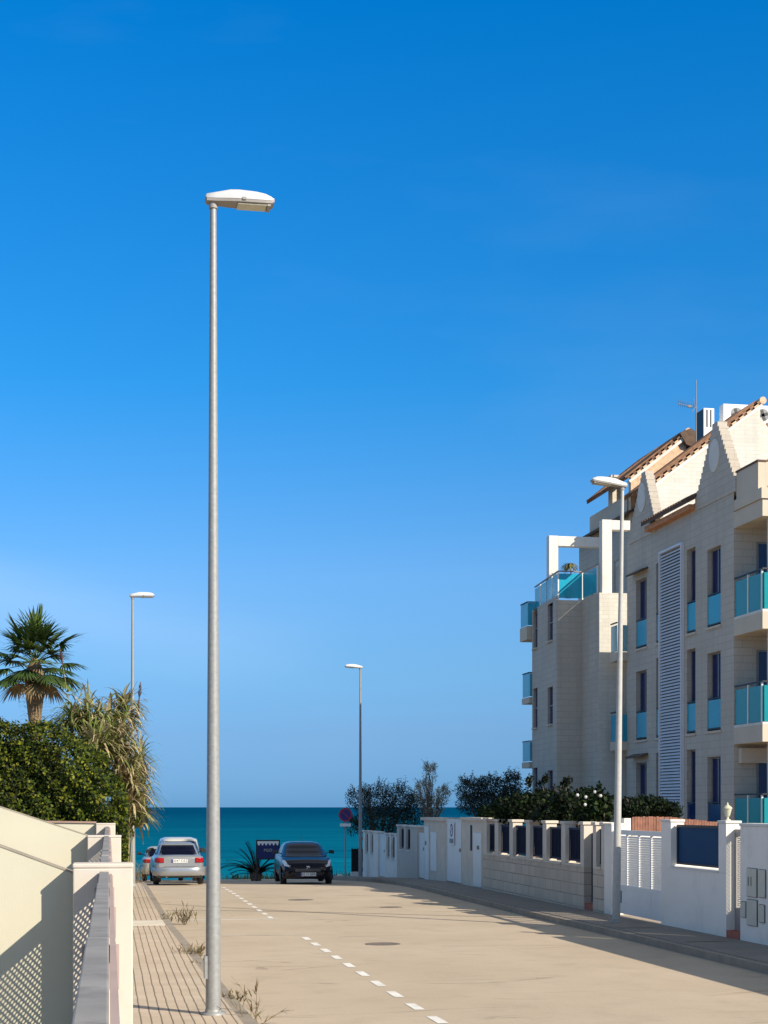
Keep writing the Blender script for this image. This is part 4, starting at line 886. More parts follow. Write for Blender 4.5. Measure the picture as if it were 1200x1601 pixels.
for s0, s1, za, zb, kind, l in wins:
    a, b_ = vN + s0, vN + s1
    f_ = MB(); f_.box(UF + .13, UF + .18, a, a + .05, za, zb); f_.box(UF + .13, UF + .18, b_ - .05, b_, za, zb); f_.box(UF + .13, UF + .18, a + .052, b_ - .052, zb - .05, zb); f_.box(UF + .13, UF + .18, a + .052, b_ - .052, za, za + .05)
    if kind == 'w': f_.box(UF + .132, UF + .178, (a + b_) / 2 - .02, (a + b_) / 2 + .02, za + .052, zb - .052)
    fr = f_.build('window', M['panegrey'], A); f_ = MB(); f_.box(UF + .155, UF + .165, a + .02, b_ - .02, za + .02, zb - .02); f_.build('pane', M['pane'], fr)
    f_ = MB(); zl = Z(l); f_.box(UF + .02, UF + .032, a + .01, b_ - .01, zl + .06, zl + .84); f_.box(UF + .035, UF + .045, a + .012, b_ - .012, zl + .8, zl + .845); gl = f_.build('window_railing', M['balglass'] if l > 0 else M['pane'], A)
    f_ = MB(); f_.box(UF + .01, UF + .05, a, b_, zl + .87, zl + .90); f_.box(UF + .01, UF + .05, a, b_, zl + .02, zl + .055); f_.build('handrail', M['black'], gl)
    f_ = MB(); f_.box(UF - .04, UF - .003, a - .05, b_ + .05, za - .07, za - .005); f_.build('window_sill', M['facadeplain'], A)
# small hoods over two windows
for l in (LV[0], LV[2]):
    mb = MB(); a, b_ = VS(1013), VS(990); z = Z(l + 2.35); mb.obox((UF - .12, (a + b_) / 2, z + .04), (0, (b_ - a) / 2, 0), (.14, 0, .05), (0, 0, .03)); mb.build('window_hood', M['tiledark'], A)
# louvre screen
a, b_ = VS(1069), VS(1035); z0, z1 = Z(-1.2), Z(7.72)
mb = MB(); mb.box(UF - .02, UF - .004, a + .05, b_ - .05, z0, z1 - .05); back = mb.build('louvre_screen', M['louvredark'], A)
mb = MB(); z = z0 + .06
while z < z1 - .05:
    mb.obox((UF - .065, (a + b_) / 2, z), (0, (b_ - a) / 2 - .03, 0), (.024, 0, .033), (-.005, 0, .004)); z += .094
mb.build('louvre_slats', M['louvre'], back)
mb = MB(); mb.box(UF - .11, UF - .003, a - .03, a + .03, z0, z1 + .05); mb.box(UF - .11, UF - .003, b_ - .03, b_ + .03, z0, z1 + .05); mb.box(UF - .11, UF - .003, a + .032, b_ - .032, z1 - .02, z1 + .05); mb.build('louvre_frame', M['louvre'], back)
# loggia at the near end
mb = MB(); mb.box(UF + .003, 19.2, vN + .003, vN + .3, g(44) - .3, Z(8.0)); mb.build('end_wall', M['facade'], A)
mb = MB(); mb.box(19.2, 28, vE + .2, vE + 4.6, g(44) - .3, Z(7.9)); mb.box(20.4, 28, 33.4, vE + .198, g(40) - .3, Z(11.4)); mb.box(20.4, 28, vE + .2, 40, Z(7.902), Z(11.4)); mb.box(UF + .36, 28, vN + .31, 50.2, g(44) - .3, Z(5.05)); mb.box(18.7, 28, 50.2, vF + 12, g(44) - .3, Z(9.0)); mb.box(UF + .36, 28, vF - .2, vF, Z(5.05), Z(5.95)); mb.build('core_wall', M['facadeplain'], A)
for i, l in enumerate(LV):
    mb = MB(); mb.box(UF - .002, 19.19, vE, vN - .002, Z(l - .46), Z(l - .02)); mb.build('balcony_slab', M['facadeplain'], A)
    if i == 3: break
    mb = MB(); zg0, zg1 = Z(l + .06), Z(l + 1.0); mb.box(UF + .03, UF + .045, vE + .06, vN - .03, zg0, zg1); mb.box(UF + .06, 19.1, vE + .03, vE + .045, zg0, zg1); gl = mb.build('balcony_glass', M['tealglass'], A)
    mb = MB(); mb.box(UF + .01, UF + .06, vE + .02, vN - .01, Z(l + 1.08), Z(l + 1.12)); mb.box(UF + .065, 19.1, vE + .02, vE + .06, Z(l + 1.08), Z(l + 1.12)); mb.build('handrail', M['black'], gl)
    mb = MB(); mb.box(UF + .0, UF + .07, vE + .0, vN - .01, Z(l - .018), Z(l + .05)); mb.box(UF + .072, 19.1, vE, vE + .07, Z(l - .018), Z(l + .05)); mb.build('balcony_kerb', M['whitetrim'], A)
    for q in (.02, .52): mb = MB(); v_ = vE + .08 + (vN - vE - .12) * q; mb.box(UF + .012, UF + .058, v_ - .025, v_ + .025, Z(l + .052), Z(l + 1.075)); mb.build('railing_post', M['whitemetal'], gl)
    mb = MB(); mb.box(17.25, 18.3, vN - .03, vN - .002, Z(l), Z(l + 2.1)); d_ = mb.build('balcony_door', M['panegrey'], A); mb = MB(); mb.box(17.3, 18.25, vN - .036, vN - .0305, Z(l + .05), Z(l + 2.05)); mb.build('pane', M['pane'], d_)
    mb = MB(); mb.box(UF + .3, UF + .75, vE + .1, vE + .4, Z(l - .018), Z(l + 2.45)); mb.build('column', M['whitetrim'], A)
mb = MB(); mb.box(UF + .12, UF + .9, vN - .22, vN - .005, Z(LV[0] + 1.95), Z(LV[0] + 2.35)); mb.build('awning_box', M['facadeplain'], A)
mb = MB(); mb.box(UF - .05, UF + .2, vE - .05, VS(1150), Z(7.97), Z(8.25)); mb.build('terrace_band', M['facadeplain'], A)
mb = MB(); mb.box(UF, UF + .2, vu(1185, UF), VS(1151), Z(8.252), Z(8.98)); mb.box(UF + .202, 26, vu(1185, UF), vu(1185, UF) + .2, Z(8.0), Z(8.98)); pa = mb.build('parapet', M['facadeplain'], A)
mb = MB(); mb.box(UF - .03, UF + .23, vu(1185, UF) - .02, VS(1151), Z(8.982), Z(9.03)); mb.build('parapet_coping', M['tiledark'], pa)
mb = MB(); mb.box(UF + .45, 28, vE + .3, vE + 4.6, Z(7.92), Z(8.0)); mb.build('terrace_floor', M['facadeplain'], A)
# stepped gables with oval plaques
def gable(x0, x1, xp, yp, ox, oy):
    a, b_ = VS(x1), VS(x0); pk = VS(xp); zp = zu(xp, yp, UF); n = 13; poly = [(a, zF - .25)]
    for k in range(n):
        zz = zF + (zp - zF) * k / n; s = a + (pk - .1 - a) * (k / n) ** .92
        poly += [(s, zz), (s, zF + (zp - zF) * (k + 1) / n)]
    right = []
    for k in range(n):
        zz = zF + (zp - zF) * k / n; s = b_ - (b_ - pk - .1) * (k / n) ** .92; right += [(s, zz), (s, zF + (zp - zF) * (k + 1) / n)]
    poly += right[::-1] + [(b_, zF - .25)]
    mb = MB(); mb.prism(poly, 'x', UF - .03, UF + .25); gb_ = mb.build('gable', [M['facade']], A)
    c = pu(ox, oy, UF - .04); mb = MB(); n = 28; pts = [(c.y + .36 * math.cos(6.2832 * k / n), c.z + .46 * math.sin(6.2832 * k / n)) for k in range(n)]; mb.prism(pts, 'x', UF - .06, UF - .031); mb.build('plaque', M['whitetrim'], gb_)
gable(1088, 1151, 1119, 661, 1116.5, 712); gable(984, 1026, 1007, 738, 1003, 778)
# tiled eave between gables
mb = MB(); a, b_ = VS(1089), VS(1017); mb.prism([(UF - .32, Z(8.72)), (UF + .28, Z(9.02)), (UF + .28, Z(9.10)), (UF - .32, Z(8.80))], 'y', a, b_); ev = mb.build('tiled_eave', M['tiledark'], A)
mb = MB(); k = a + .1
while k < b_ - .05: mb.tube([(UF - .33, k, Z(8.80)), (UF + .27, k, Z(9.10))], .07, 8); k += .21
mb.build('eave_tiles', M['tiledark'], ev, fix=False)
mb = MB(); mb.box(UF - .22, UF - .004, a + .05, b_ - .05, Z(8.55), Z(8.70)); mb.build('eave_cornice', M['orange'], ev)
# pitched roofs with lit gable ends
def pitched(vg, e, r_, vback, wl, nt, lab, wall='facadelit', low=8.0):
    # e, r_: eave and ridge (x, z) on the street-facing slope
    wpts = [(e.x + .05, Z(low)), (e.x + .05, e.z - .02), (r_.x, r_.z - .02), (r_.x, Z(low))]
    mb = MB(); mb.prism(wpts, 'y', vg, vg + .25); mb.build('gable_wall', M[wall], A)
    dz = Vector((r_.x - e.x, 0, r_.z - e.z)); Ln = dz.length; dn = dz / Ln; up = Vector((-dn.z, 0, dn.x))
    mb = MB(); c = (e + r_) / 2; mb.obox((c.x, (vg + vback) / 2 - .05, c.z) + up * .14 if False else Vector((c.x, (vg + vback) / 2 - .05, c.z)) + up * .16, dz / 2 + dn * .03, (0, (vback - vg) / 2 + .1, 0), up * .03); rf = mb.build('roof', M['roof'], A)
    mb = MB(); mb.obox(Vector((c.x, vg - .03, c.z)) + up * .01, dz / 2 + dn * .05, (0, .10, 0), up * .05); mb.build('verge_band', M['whitetrim'], rf)
    mb = MB(); md = MB()
    for k in range(nt):
        p = e + dz * ((k + .5) / nt) + up * .125; p.y = vg - .06; ww = Ln / nt
        mb.obox(p, dn * ww * .27, (0, .09, 0), up * .062); p2 = e + dz * ((k + 1) / nt) + up * .115; p2.y = vg - .03
        md.obox(p2, dn * ww * .225, (0, .08, 0), up * .052)
    mb.build('verge_tiles', M['tileend'], rf); md.build('verge_gaps', M['tiledark'], rf)
    mb = MB(); k = vg + .1
    while k < vback: mb.tube([e + up * .22 + Vector((0, k - e.y, 0)) - dn * .02, r_ + up * .22 + Vector((0, k - r_.y, 0))], .06, 7); k += .21
    mb.build('roof_tiles', M['roof'], rf, fix=False)
    mb = MB(); mb.tube([(r_.x + .06, vg - .12, r_.z + .2), (r_.x + .06, vback, r_.z + .2)], .13, 10); mb.build('ridge_cap', M['tileend'], rf)
    return rf
vG = uv(1019, 53.0)[1]; e1, r1 = pv(1012, 768, vG), pv(1188, 636, vG); UE = e1.x + .1; vG2 = uv(985, 55.3)[1]
pitched(vG, e1, r1, vG2 - .05, 3, 15, '', low=8.6)
e2, r2 = pv(984, 753, vG2), pv(1072, 684, vG2); vB = vu(920, UE)
pitched(vG2, e2, r2, vB, 3, 9, '', 'tileend', 9.0)
mb = MB(); mb.prism([(r2.x - .05, r2.z - .3), (r2.x - .3, r2.z + .1), (r2.x + .1, r2.z + .3), (r2.x + .28, r2.z + .2), (r2.x + .3, r2.z - .4)], 'y', vG2 - .2, vG2 + .9); mb.build('roof_vent', M['tiledark'], A)
# rear slopes and body under the roofs, so the shadow is whole
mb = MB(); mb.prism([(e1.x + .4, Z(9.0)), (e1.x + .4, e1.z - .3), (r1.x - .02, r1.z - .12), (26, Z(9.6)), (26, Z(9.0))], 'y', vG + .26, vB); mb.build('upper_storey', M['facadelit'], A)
# lower tiled roof at the right
mb = MB(); a3 = pv(1188, 726, vG + .1); b3 = pv(1188, 664, vG + 2.4); mb.add([(a3.x + .25, a3.y, a3.z), (a3.x + 5, a3.y, a3.z), (b3.x + 5, b3.y, b3.z), (b3.x, b3.y, b3.z)], [(0, 1, 2, 3)]); fr = mb.build('lower_roof', M['orange'], A)
mb = MB(); k = .1
while k < 4: mb.tube([(a3.x + .25 + k, a3.y, a3.z + .03), (b3.x + k, b3.y, b3.z + .03)], .08, 8); k += .2
mb.build('lower_roof_tiles', M['orange'], fr, fix=False)
# penthouse wall behind the terrace
UP = UE + .25
mb = MB(); facade((UP, vG + .3), (UP, vu(905, UP)), Z(6.8), Z(10.6), [(3.4, 4.3, Z(7.2), Z(9.2)), (6.4, 7.0, Z(7.2), Z(9.3))], .3, (1, 0), mb); mb.quad((UP, vu(905, UP), Z(6)), (26, vu(905, UP), Z(6)), (26, vu(905, UP), Z(10.6)), (UP, vu(905, UP), Z(10.6))); mb.quad((UP, vG + .3, Z(10.6)), (26, vG + .3, Z(10.6)), (26, vu(905, UP), Z(10.6)), (UP, vu(905, UP), Z(10.6))); mb.build('penthouse_wall', M['facade'], A, fix=False)
mb = MB(); mb.box(UP + .2, UP + .22, vG + 3.7, vG + 4.6, Z(7.2), Z(9.2)); mb.box(UP + .2, UP + .22, vG + 6.7, vG + 7.3, Z(7.2), Z(9.3)); mb.build('penthouse_window', M['pane'], A)
mb = MB(); va, vb = vu(975, UP), vu(917, UP); mb.box(UP + .12, UP + 4, va, vb, Z(10.603), Z(11.5)); mb.build('roof_plinth', M['facadeplain'], A)
mb = MB(); mb.prism([(UP - .35, Z(10.52)), (UP + .1, Z(10.72)), (UP + .1, Z(10.82)), (UP - .35, Z(10.62))], 'y', vG + 2.2, vu(906, UP) + .2); mb.build('lower_eave', M['tiledark'], A)
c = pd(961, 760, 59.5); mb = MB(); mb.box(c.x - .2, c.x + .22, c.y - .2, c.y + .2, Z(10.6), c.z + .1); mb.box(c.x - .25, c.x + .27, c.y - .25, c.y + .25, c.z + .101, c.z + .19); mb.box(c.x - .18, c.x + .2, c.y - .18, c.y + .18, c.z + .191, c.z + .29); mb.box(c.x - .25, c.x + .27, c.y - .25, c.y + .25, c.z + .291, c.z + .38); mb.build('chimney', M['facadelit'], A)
# projecting tower
UR = 19.3; UT = 16.0; v0 = vu(936, UT); vA = vu(908, UT); u2 = pv(870, 940, vA).x; d3 = Vector((.0645, .998)); k3 = 0
P2 = Vector((u2, vA))
while P2.x + d3.x * k3 > (P2.y + d3.y * k3) * math.tan(ang(832)): k3 += .05
P3 = P2 + d3 * k3; zT = Z(7.12); zb_ = g(50) - .3
mb = MB()
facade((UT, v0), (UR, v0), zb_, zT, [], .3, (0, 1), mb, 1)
facade((UT, v0), (UT, vA), zb_, zT, [], .3, (1, 0), mb)
facade((UT, vA), (u2, vA), zb_, zT, [], .3, (0, 1), mb)
hs_ = []
LT_ = (P3 - P2).length
for x0, x1 in ((856, 864), (833.5, 840)):
    def s_at(x):
        k = 0
        while P2.x + d3.x * k > (P2.y + d3.y * k) * math.tan(ang(x)): k += .02
        return k
    for l in LV[:3]:
        hs_.append((s_at(x1), min(s_at(x0), LT_ - .05), Z(l + .75), Z(l + (2.05 if x0 > 850 else 2.2))))
facade(tuple(P2), tuple(P3), zb_, zT, hs_, .2, (1, 0), mb)
mb.quad((P3.x, P3.y, zb_), (24, P3.y, zb_), (24, P3.y, zT), (P3.x, P3.y, zT))
mb.add([(UT, v0, zT), (UT, vA, zT), (u2, vA, zT), (P3.x, P3.y, zT), (24, P3.y, zT), (24, v0, zT)], [(0, 1, 2, 3, 4, 5)])
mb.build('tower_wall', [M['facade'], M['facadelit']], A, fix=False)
for s0, s1, za, zb in hs_:
    a = P2 + d3 * s0; b_ = P2 + d3 * s1; nn = Vector((1, 0))
    mb = MB(); mb.quad((a.x + .1, a.y, za), (b_.x + .1, b_.y, za), (b_.x + .1, b_.y, zb), (a.x + .1, a.y, zb)); wn = mb.build('window', M['pane'], A, fix=False)
    mb = MB(); m_ = (a + b_) / 2; mb.bar((a.x + .08, a.y, (za + zb) / 2), (b_.x + .08, b_.y, (za + zb) / 2), .03, .04); mb.build('frame', M['panegrey'], wn); mb = MB(); mb.bar((a.x - .03, a.y, za - .03), (b_.x - .03, b_.y, za - .03), .08, .05); mb.build('sill', M['facadeplain'], wn)
# terrace glass along the tower edge
ring = [Vector((UT + .08, v0 + .4)), Vector((UT + .08, vA + .08)), Vector((u2 + .08, vA + .08)), Vector((P3.x + .08, P3.y - .1))]
gm, hm, posts = MB(), MB(), []
for a, b_ in zip(ring, ring[1:]):
    L = (b_ - a).length; n = max(1, round(L / 1.1))
    for k in range(n):
        p, q = a.lerp(b_, (k + .03) / n), a.lerp(b_, (k + .97) / n); gm.bar((p.x, p.y, zT + .5), (q.x, q.y, zT + .5), .012, .84)
        p = a.lerp(b_, k / n); pm = MB(); posts.append(pm); pm.box(p.x - .02, p.x + .02, p.y - .02, p.y + .02, zT, zT + .97)
    hm.bar((a.x, a.y, zT + 1.0), (b_.x, b_.y, zT + 1.0), .05, .04)
gl = gm.build('terrace_glass', M['balglass'], A); hm.build('handrail', M['panegrey'], gl)
for pm in posts: pm.build('railing_post', M['whitemetal'], gl)
# side balconies toward the sea
for y0, y1, s in ((935, 974, 1), (1047, 1087, 0), (1156, 1190, 0)):
    vv = P3.y + .05; ua = pv(812.5 if s else 815.5, 950, vv + 1).x; zb = pd(816, y1, P3.y + 1).z; zt_ = pd(816, y0, P3.y + 1).z
    mb = MB(); mb.box(ua, ua + 2.5, vv, vv + 1.0, zb - (.5 if s else .22), zb); bs = mb.build('balcony_slab', M['facadeplain'], A)
    mb = MB(); mb.box(ua + .02, ua + .035, vv + .05, vv + .95, zb + .03, zt_ - .05); mb.box(ua + .04, ua + .7, vv + .03, vv + .045, zb + .03, zt_ - .05); gl = mb.build('balcony_glass', M['balglass'], A)
    mb = MB(); mb.box(ua + .0, ua + .05, vv + .05, vv + .95, zt_ - .04, zt_); mb.box(ua + .055, ua + .7, vv + .01, vv + .06, zt_ - .04, zt_); mb.build('handrail', M['black'], gl)
# recess between tower and facade with balconies
mb = MB(); hl = [(.9, 1.9, Z(l), Z(l + 2.2)) for l in LV[:3]]; facade((UR, vF), (UR, v0), zb_, Z(7.0), hl, .3, (1, 0), mb); mb.build('recess_wall', M['facadeplain'], A, fix=False)
for l in LV[:3]:
    mb = MB(); mb.box(UR + .1, UR + .12, vF + .9, vF + 1.9, Z(l), Z(l + 2.2)); mb.build('recess_door', M['pane'], A)
for l in LV[1:3]:
    mb = MB(); vq = vu(953.5, 16.25); mb.box(16.25, 16.95, vF + .003, vq, Z(l - .3), Z(l - .02)); bs = mb.build('balcony_slab', M['facadeplain'], A)
    mb = MB(); mb.box(16.27, 16.285, vF + .05, vq - .03, Z(l + .0), Z(l + .86)); mb.box(16.30, 16.9, vF + .02, vF + .035, Z(l), Z(l + .86)); gl = mb.build('balcony_glass', M['balglass'], A)
    mb = MB(); mb.box(16.25, 16.3, vF + .05, vq - .02, Z(l + .92), Z(l + .96)); mb.build('handrail', M['black'], gl)
# white portal frames on the terrace
def portal(xa, xb, xe, D, ytop, ybeam, ztop_, u_end=None):
    v_ = uv((xa + xb) / 2, D)[1]; u0, u1 = pv(xa, 900, v_).x, pv(xb, 900, v_).x; ue = pv(xe, 900, v_).x; zt_ = pv(xa, ytop, v_).z; zbm = pv(xa, ybeam, v_).z
    mb = MB(); mb.box(u0, u1, v_, v_ + .32, zT + .003, zt_); mb.box(u1 + .001, ue, v_ + .003, v_ + .317, zbm, zt_ - .01); mb.build('portal_frame', M['whitetrim'], A, bevel=.012)
portal(941, 956.5, 985, 51.1, 812, 827.5, 0); portal(858, 872.5, 944, 54.6, 837, 853, 0)

# things standing on the building
def ac(x, y0, y1, D, w_, dep, fans, lab):
    b = pd(x, y1, D); zt_ = pd(x, y0, D).z; r = empty('air_conditioner', b, lab, 'air conditioner', 'air conditioners on the roof')
    mb = MB(); mb.box(b.x - w_ / 2, b.x + w_ / 2, b.y, b.y + dep, b.z - .5, zt_); mb.build('casing', M['ac'], r, bevel=.015)
    if not fans:
        mb = MB()
        for s in (-.25, .1): mb.box(b.x + w_ * s, b.x + w_ * (s + .14), b.y - .006, b.y - .001, b.z + .06, zt_ - .06)
        mb.build('slots', M['black'], r); mb = MB(); mb.box(b.x - w_ / 2 - .006, b.x - w_ / 2 - .001, b.y + .02, b.y + dep - .02, b.z - .4, zt_ - .03); mb.build('grille', M['black'], r)
    for k in range(fans):
        cx = b.x - w_ / 2 + w_ * (k + .5) / fans; cz = zt_ - .36; rad = .24; fm = MB()
        fm.prism([(cx + rad * math.cos(6.2832 * q / 24), cz + rad * math.sin(6.2832 * q / 24)) for q in range(24)], 'y', b.y - .004, b.y - .001); f0 = fm.build('fan_opening', M['panegrey'], r)
        fm = MB()
        for q in range(4): aa = q * 1.571 + .3; fm.bar((cx, b.y - .01, cz), (cx + .2 * math.cos(aa), b.y - .01, cz + .2 * math.sin(aa)), .11, .004, up=(0, 1, 0))
        fm.lathe([(.05, 0), (.05, .001)], (cx, b.y - .02, cz), 10); fm.build('fan_blades', M['black'], f0)
ac(1108, 638, 670, 57.0, .42, .8, 0, 'narrow slotted air conditioner beside the roof antenna')
ac(1172, 633, 665, 57.5, 2.1, .4, 2, 'wide air conditioner with two round fans behind the tiled verge')
b = pd(1088, 690, 57); zt_ = pd(1089, 594, 57).z; r = empty('roof_antenna', b, 'thin aerial mast with a comb antenna on the roof', 'antenna')
mb = MB(); mb.tube([(b.x, b.y, b.z - .5), (b.x, b.y, zt_)], [.025, .018], 8); mb.build('mast', M['panegrey'], r)
mb = MB(); zc_ = pd(1088, 637, 57).z; mb.tube([(b.x + .05, b.y, zc_), (b.x - .75, b.y - .1, zc_ + .08)], .012, 6)
for k in range(9):
    t = k / 8; c = Vector((b.x - .1 - .62 * t, b.y - .09 * t, zc_ + .02 + .07 * t)); L = .13; mb.tube([c + Vector((-.06, -L, .10)), c + Vector((.06, L, -.06))], .007, 5)
mb.tube([(b.x - .05, b.y - .05, zc_ - .02), (b.x - .15, b.y - .1, zc_ + .3)], .012, 5); mb.tube([(b.x - .05, b.y - .05, zc_), (b.x - .2, b.y - .1, zc_ - .2)], .012, 5)
mb.box(b.x - .33, b.x - .2, b.y - .06, b.y + .0, zc_ - .02, zc_ + .07); mb.build('aerial', M['rail'], r)
# potted palm on the terrace
c = pd(889, 935, 54.2); r = empty('potted_palm', c, 'small drooping potted palm on the roof terrace', 'plant')
mb = MB(); mb.lathe([(.14, 0), (.2, .3), (.21, .32)], c, 14); mb.build('pot', M['tiledark'], r)
mb = MB(); top = c + Vector((.02, 0, 1.18)); mb.tube([c + Vector((-.1, 0, .3)), c + Vector((.12, 0, .7)), top], [.035, .03, .025], 7); mb.tube([c + Vector((.15, 0, .3)), c + Vector((.28, 0, .6)), c + Vector((.2, 0, .85))], [.03, .025, .02], 7); mb.build('stem', M['trunk'], r, fix=False)
mb = MB()
for k in range(70):
    a = rnd.uniform(0, 6.28); strap(mb, top + rv(.05), (math.cos(a), math.sin(a), rnd.uniform(-.2, .9)), .42, .05, 1.9, rnd.choice((0, 2, 1)), 5)
mb.build('leaves', [LD[2], LW[2], LR[2]], r, fix=False)
# white armchair on the top balcony
c = Vector((UF + .9, vN - 1.2, Z(LV[2])))
mb = MB(); mb.box(c.x - .25, c.x + .25, c.y - .25, c.y + .25, c.z + .38, c.z + .43); r = empty('balcony_chair', c, 'white chair behind the glass of the top right balcony', 'chair'); mb.build('seat', M['whitemetal'], r)
mb = MB(); mb.box(c.x - .25, c.x + .25, c.y + .21, c.y + .25, c.z + .431, c.z + .9); mb.build('backrest', M['whitemetal'], r)
for sx in (-1, 1):
    for sy in (-1, 1): mb = MB(); mb.box(c.x + sx * .22 - .02, c.x + sx * .22 + .02, c.y + sy * .22 - .02, c.y + sy * .22 + .02, c.z, c.z + .378); mb.build('leg', M['whitemetal'], r)

# ---------------------------------------------------------------- parked cars (local frame: rear at y=0, front at +y)
def interp(tab, y):
    for a, b in zip(tab, tab[1:]):
        if y <= b[0]:
            t = (y - a[0]) / (b[0] - a[0]); t = t * t * (3 - 2 * t) * .5 + t * .5; return [p + (q - p) * t for p, q in zip(a, b)]
    return list(tab[-1])
def car(paint, body, house, lab, cat='car', hl=None, group=None):
    r = empty('parked_car', (0, 0, 0), lab, cat, group); NS, n = 46, 22
    def sec(y):
        _, zb, zt, hw = interp(body, y); zm = zb + (zt - zb) * .5
        pr_ = [(0, zb), (hw * .78, zb), (hw * .93, zb + .05), (hw * .985, zb + .16), (hw, zm), (hw * .985, zm + (zt - zm) * .5), (hw * .94, zt - .05), (hw * .86, zt - .008), (hw * .5, zt + .015), (0, zt + .022)]
        out = pr_ + [(-x, z) for x, z in pr_[-2:0:-1]]; return [(x, y, z) for x, z in out]
    L0, L1_ = body[0][0], body[-1][0]; ys = [L0 + (L1_ - L0) * (.5 - .5 * math.cos(math.pi * i / NS)) for i in range(NS + 1)]
    mb = MB(); rings = [sec(y) for y in ys]; k = len(rings[0]); vs = [p for q in rings for p in q]
    mb.add(vs, [(i * k + j, i * k + (j + 1) % k, (i + 1) * k + (j + 1) % k, (i + 1) * k + j) for i in range(NS) for j in range(k)], 0, True)
    mb.add(rings[0], [tuple(range(k))], 0, True); mb.add(rings[-1], [tuple(range(k - 1, -1, -1))], 0, True)
    bo = mb.build('body', paint, r, local=True)
    ex = 4.2
    def hv(z): return interp(house, z)                  # z, y0, y1, hw
    def ring_pt(z, a):
        _, y0, y1, hw = hv(z); ca, sa = math.cos(a), math.sin(a); return (hw * math.copysign(abs(ca) ** (2 / ex), ca), (y0 + y1) / 2 + (y1 - y0) / 2 * math.copysign(abs(sa) ** (2 / ex), sa), z)
    z0, z1 = house[0][0], house[-1][0]; nz, na = 16, 56
    mb = MB(); vs = [ring_pt(z0 + (z1 - z0) * math.sin(math.pi / 2 * i / nz), 2 * math.pi * j / na) for i in range(nz + 1) for j in range(na)]
    mb.add(vs, [(i * na + j, i * na + (j + 1) % na, (i + 1) * na + (j + 1) % na, (i + 1) * na + j) for i in range(nz) for j in range(na)], 0, True)
    mb.add(vs[-na:], [tuple(range(na))], 0, True); mb.build('cabin', paint, r, local=True)
    zt_ = z0 + (z1 - z0) * .80; zl = z0 + (z1 - z0) * .12
    def yend(x, z, front):
        _, y0, y1, hw = hv(z); q = (1 - min(1, abs(x / hw)) ** ex) ** (1 / ex); return (y0 + y1) / 2 + (y1 - y0) / 2 * q * (1 if front else -1) + (.008 if front else -.008)
    for front, nm in ((False, 'rear_window'), (True, 'windscreen')):
        mb = MB(); mb.grid(lambda s, t: (lambda z: (lambda x: (x, yend(x, z, front), z))((s * 2 - 1) * hv(z)[3] * .86))(zl + (zt_ - zl) * t), 14, 8); mb.build(nm, M['carglass'], r, local=True, fix=False)
    for sd in (-1, 1):
        for a, b in ((.17, .47), (.50, .80)):
            def sp(s, t):
                z = zl + (zt_ - zl) * t; _, y0, y1, hw = hv(z); y = y0 + (y1 - y0) * (a + (b - a) * s); q = (1 - abs((y - (y0 + y1) / 2) / ((y1 - y0) / 2)) ** ex) ** (1 / ex); return (sd * (hw * q + .008), y, z)
            mb = MB(); mb.grid(sp, 8, 8); mb.build('side_window', M['carglass'], r, local=True, fix=False)
    HW = max(b[3] for b in body); LN = L1_
    for yy in (.72, LN - .78):
        for sd in (-1, 1):
            mb = MB(); w0, w1 = sd * (HW - .20), sd * (HW - .012); R_ = .30
            prof = [(.19, 0), (R_ - .03, 0), (R_, .03), (R_, .15), (R_ - .03, .185), (.19, .188)]
            vs = [(w0 + (w1 - w0) * q / .188, yy + rr * math.cos(6.2832 * j / 24), R_ + rr * math.sin(6.2832 * j / 24)) for rr, q in prof for j in range(24)]
            mb.add(vs, [(i * 24 + j, i * 24 + (j + 1) % 24, (i + 1) * 24 + (j + 1) % 24, (i + 1) * 24 + j) for i in range(len(prof) - 1) for j in range(24)], 0, True); wh = mb.build('wheel', M['black'], r, local=True)
            mb = MB(); xr = sd * (HW - .022)
            for s5 in range(7): an = s5 * .8976; mb.bar((xr, yy, R_), (xr, yy + .18 * math.cos(an), R_ + .18 * math.sin(an)), .05, .02, up=(1, 0, 0))
            mb.build('rim', M['rail'], wh, local=True)
            mb = MB(); n2 = 20; xa = sd * (HW + .004); mb.add([(xa, yy + .37 * math.cos(math.pi * j / n2), R_ + .37 * math.sin(math.pi * j / n2) - .02) for j in range(n2 + 1)] + [(xa, yy - .37, .2), (xa, yy + .37, .2)], [tuple(range(n2 + 3))]); mb.build('wheel_arch', M['black'], r, local=True, fix=False)
    for sd in (-1, 1):
        z = z0 + .10; y = hv(z)[2] - .55; mb = MB(); mb.obox((sd * (HW + .09), y, z + .04), (.085, 0, .01), (0, .05, 0), (0, .0, .06)); mb.bar((sd * (HW - .12), y + .02, z - .02), (sd * (HW + .02), y, z + .02), .03, .03); mb.build('mirror', M['black'], r, local=True, bevel=.03)
    return r, bo
def plate(r, y, z, text, facing, blue=True):
    s = -1 if facing == '-y' else 1
    mb = MB(); mb.box(-.26, .26, y, y + s * .012, z - .057, z + .057); p = mb.build('number_plate', M['whitemetal'], r, local=True)
    mb = MB(); xa = -.26 if s < 0 else .26; mb.box(xa, xa - s * .045 * (1), y + s * .0125, y + s * .015, z - .055, z + .055); mb.build('plate_band', M['signblue'], p, local=True)
    lettering(text, .115, (.02 if s < 0 else -.02, y + s * .015, z), facing, M['black'], p)
M['silver'] = mat('silver_car_paint', (.35, .36, .365), .3, metal=.55, var=.03, coat=.6, obj=True)
M['palecar'] = mat('pale_car_paint', (.58, .56, .51), .3, metal=.2, var=.03, coat=.6, obj=True)
M['beigecar'] = mat('beige_car_paint', (.42, .39, .32), .3, metal=.3, var=.03, coat=.6, obj=True)
M['blackcar'] = mat('black_blue_car_paint', (.002, .003, .012), .22, metal=.0, var=.1, spec=.25, coat=.12, obj=True)
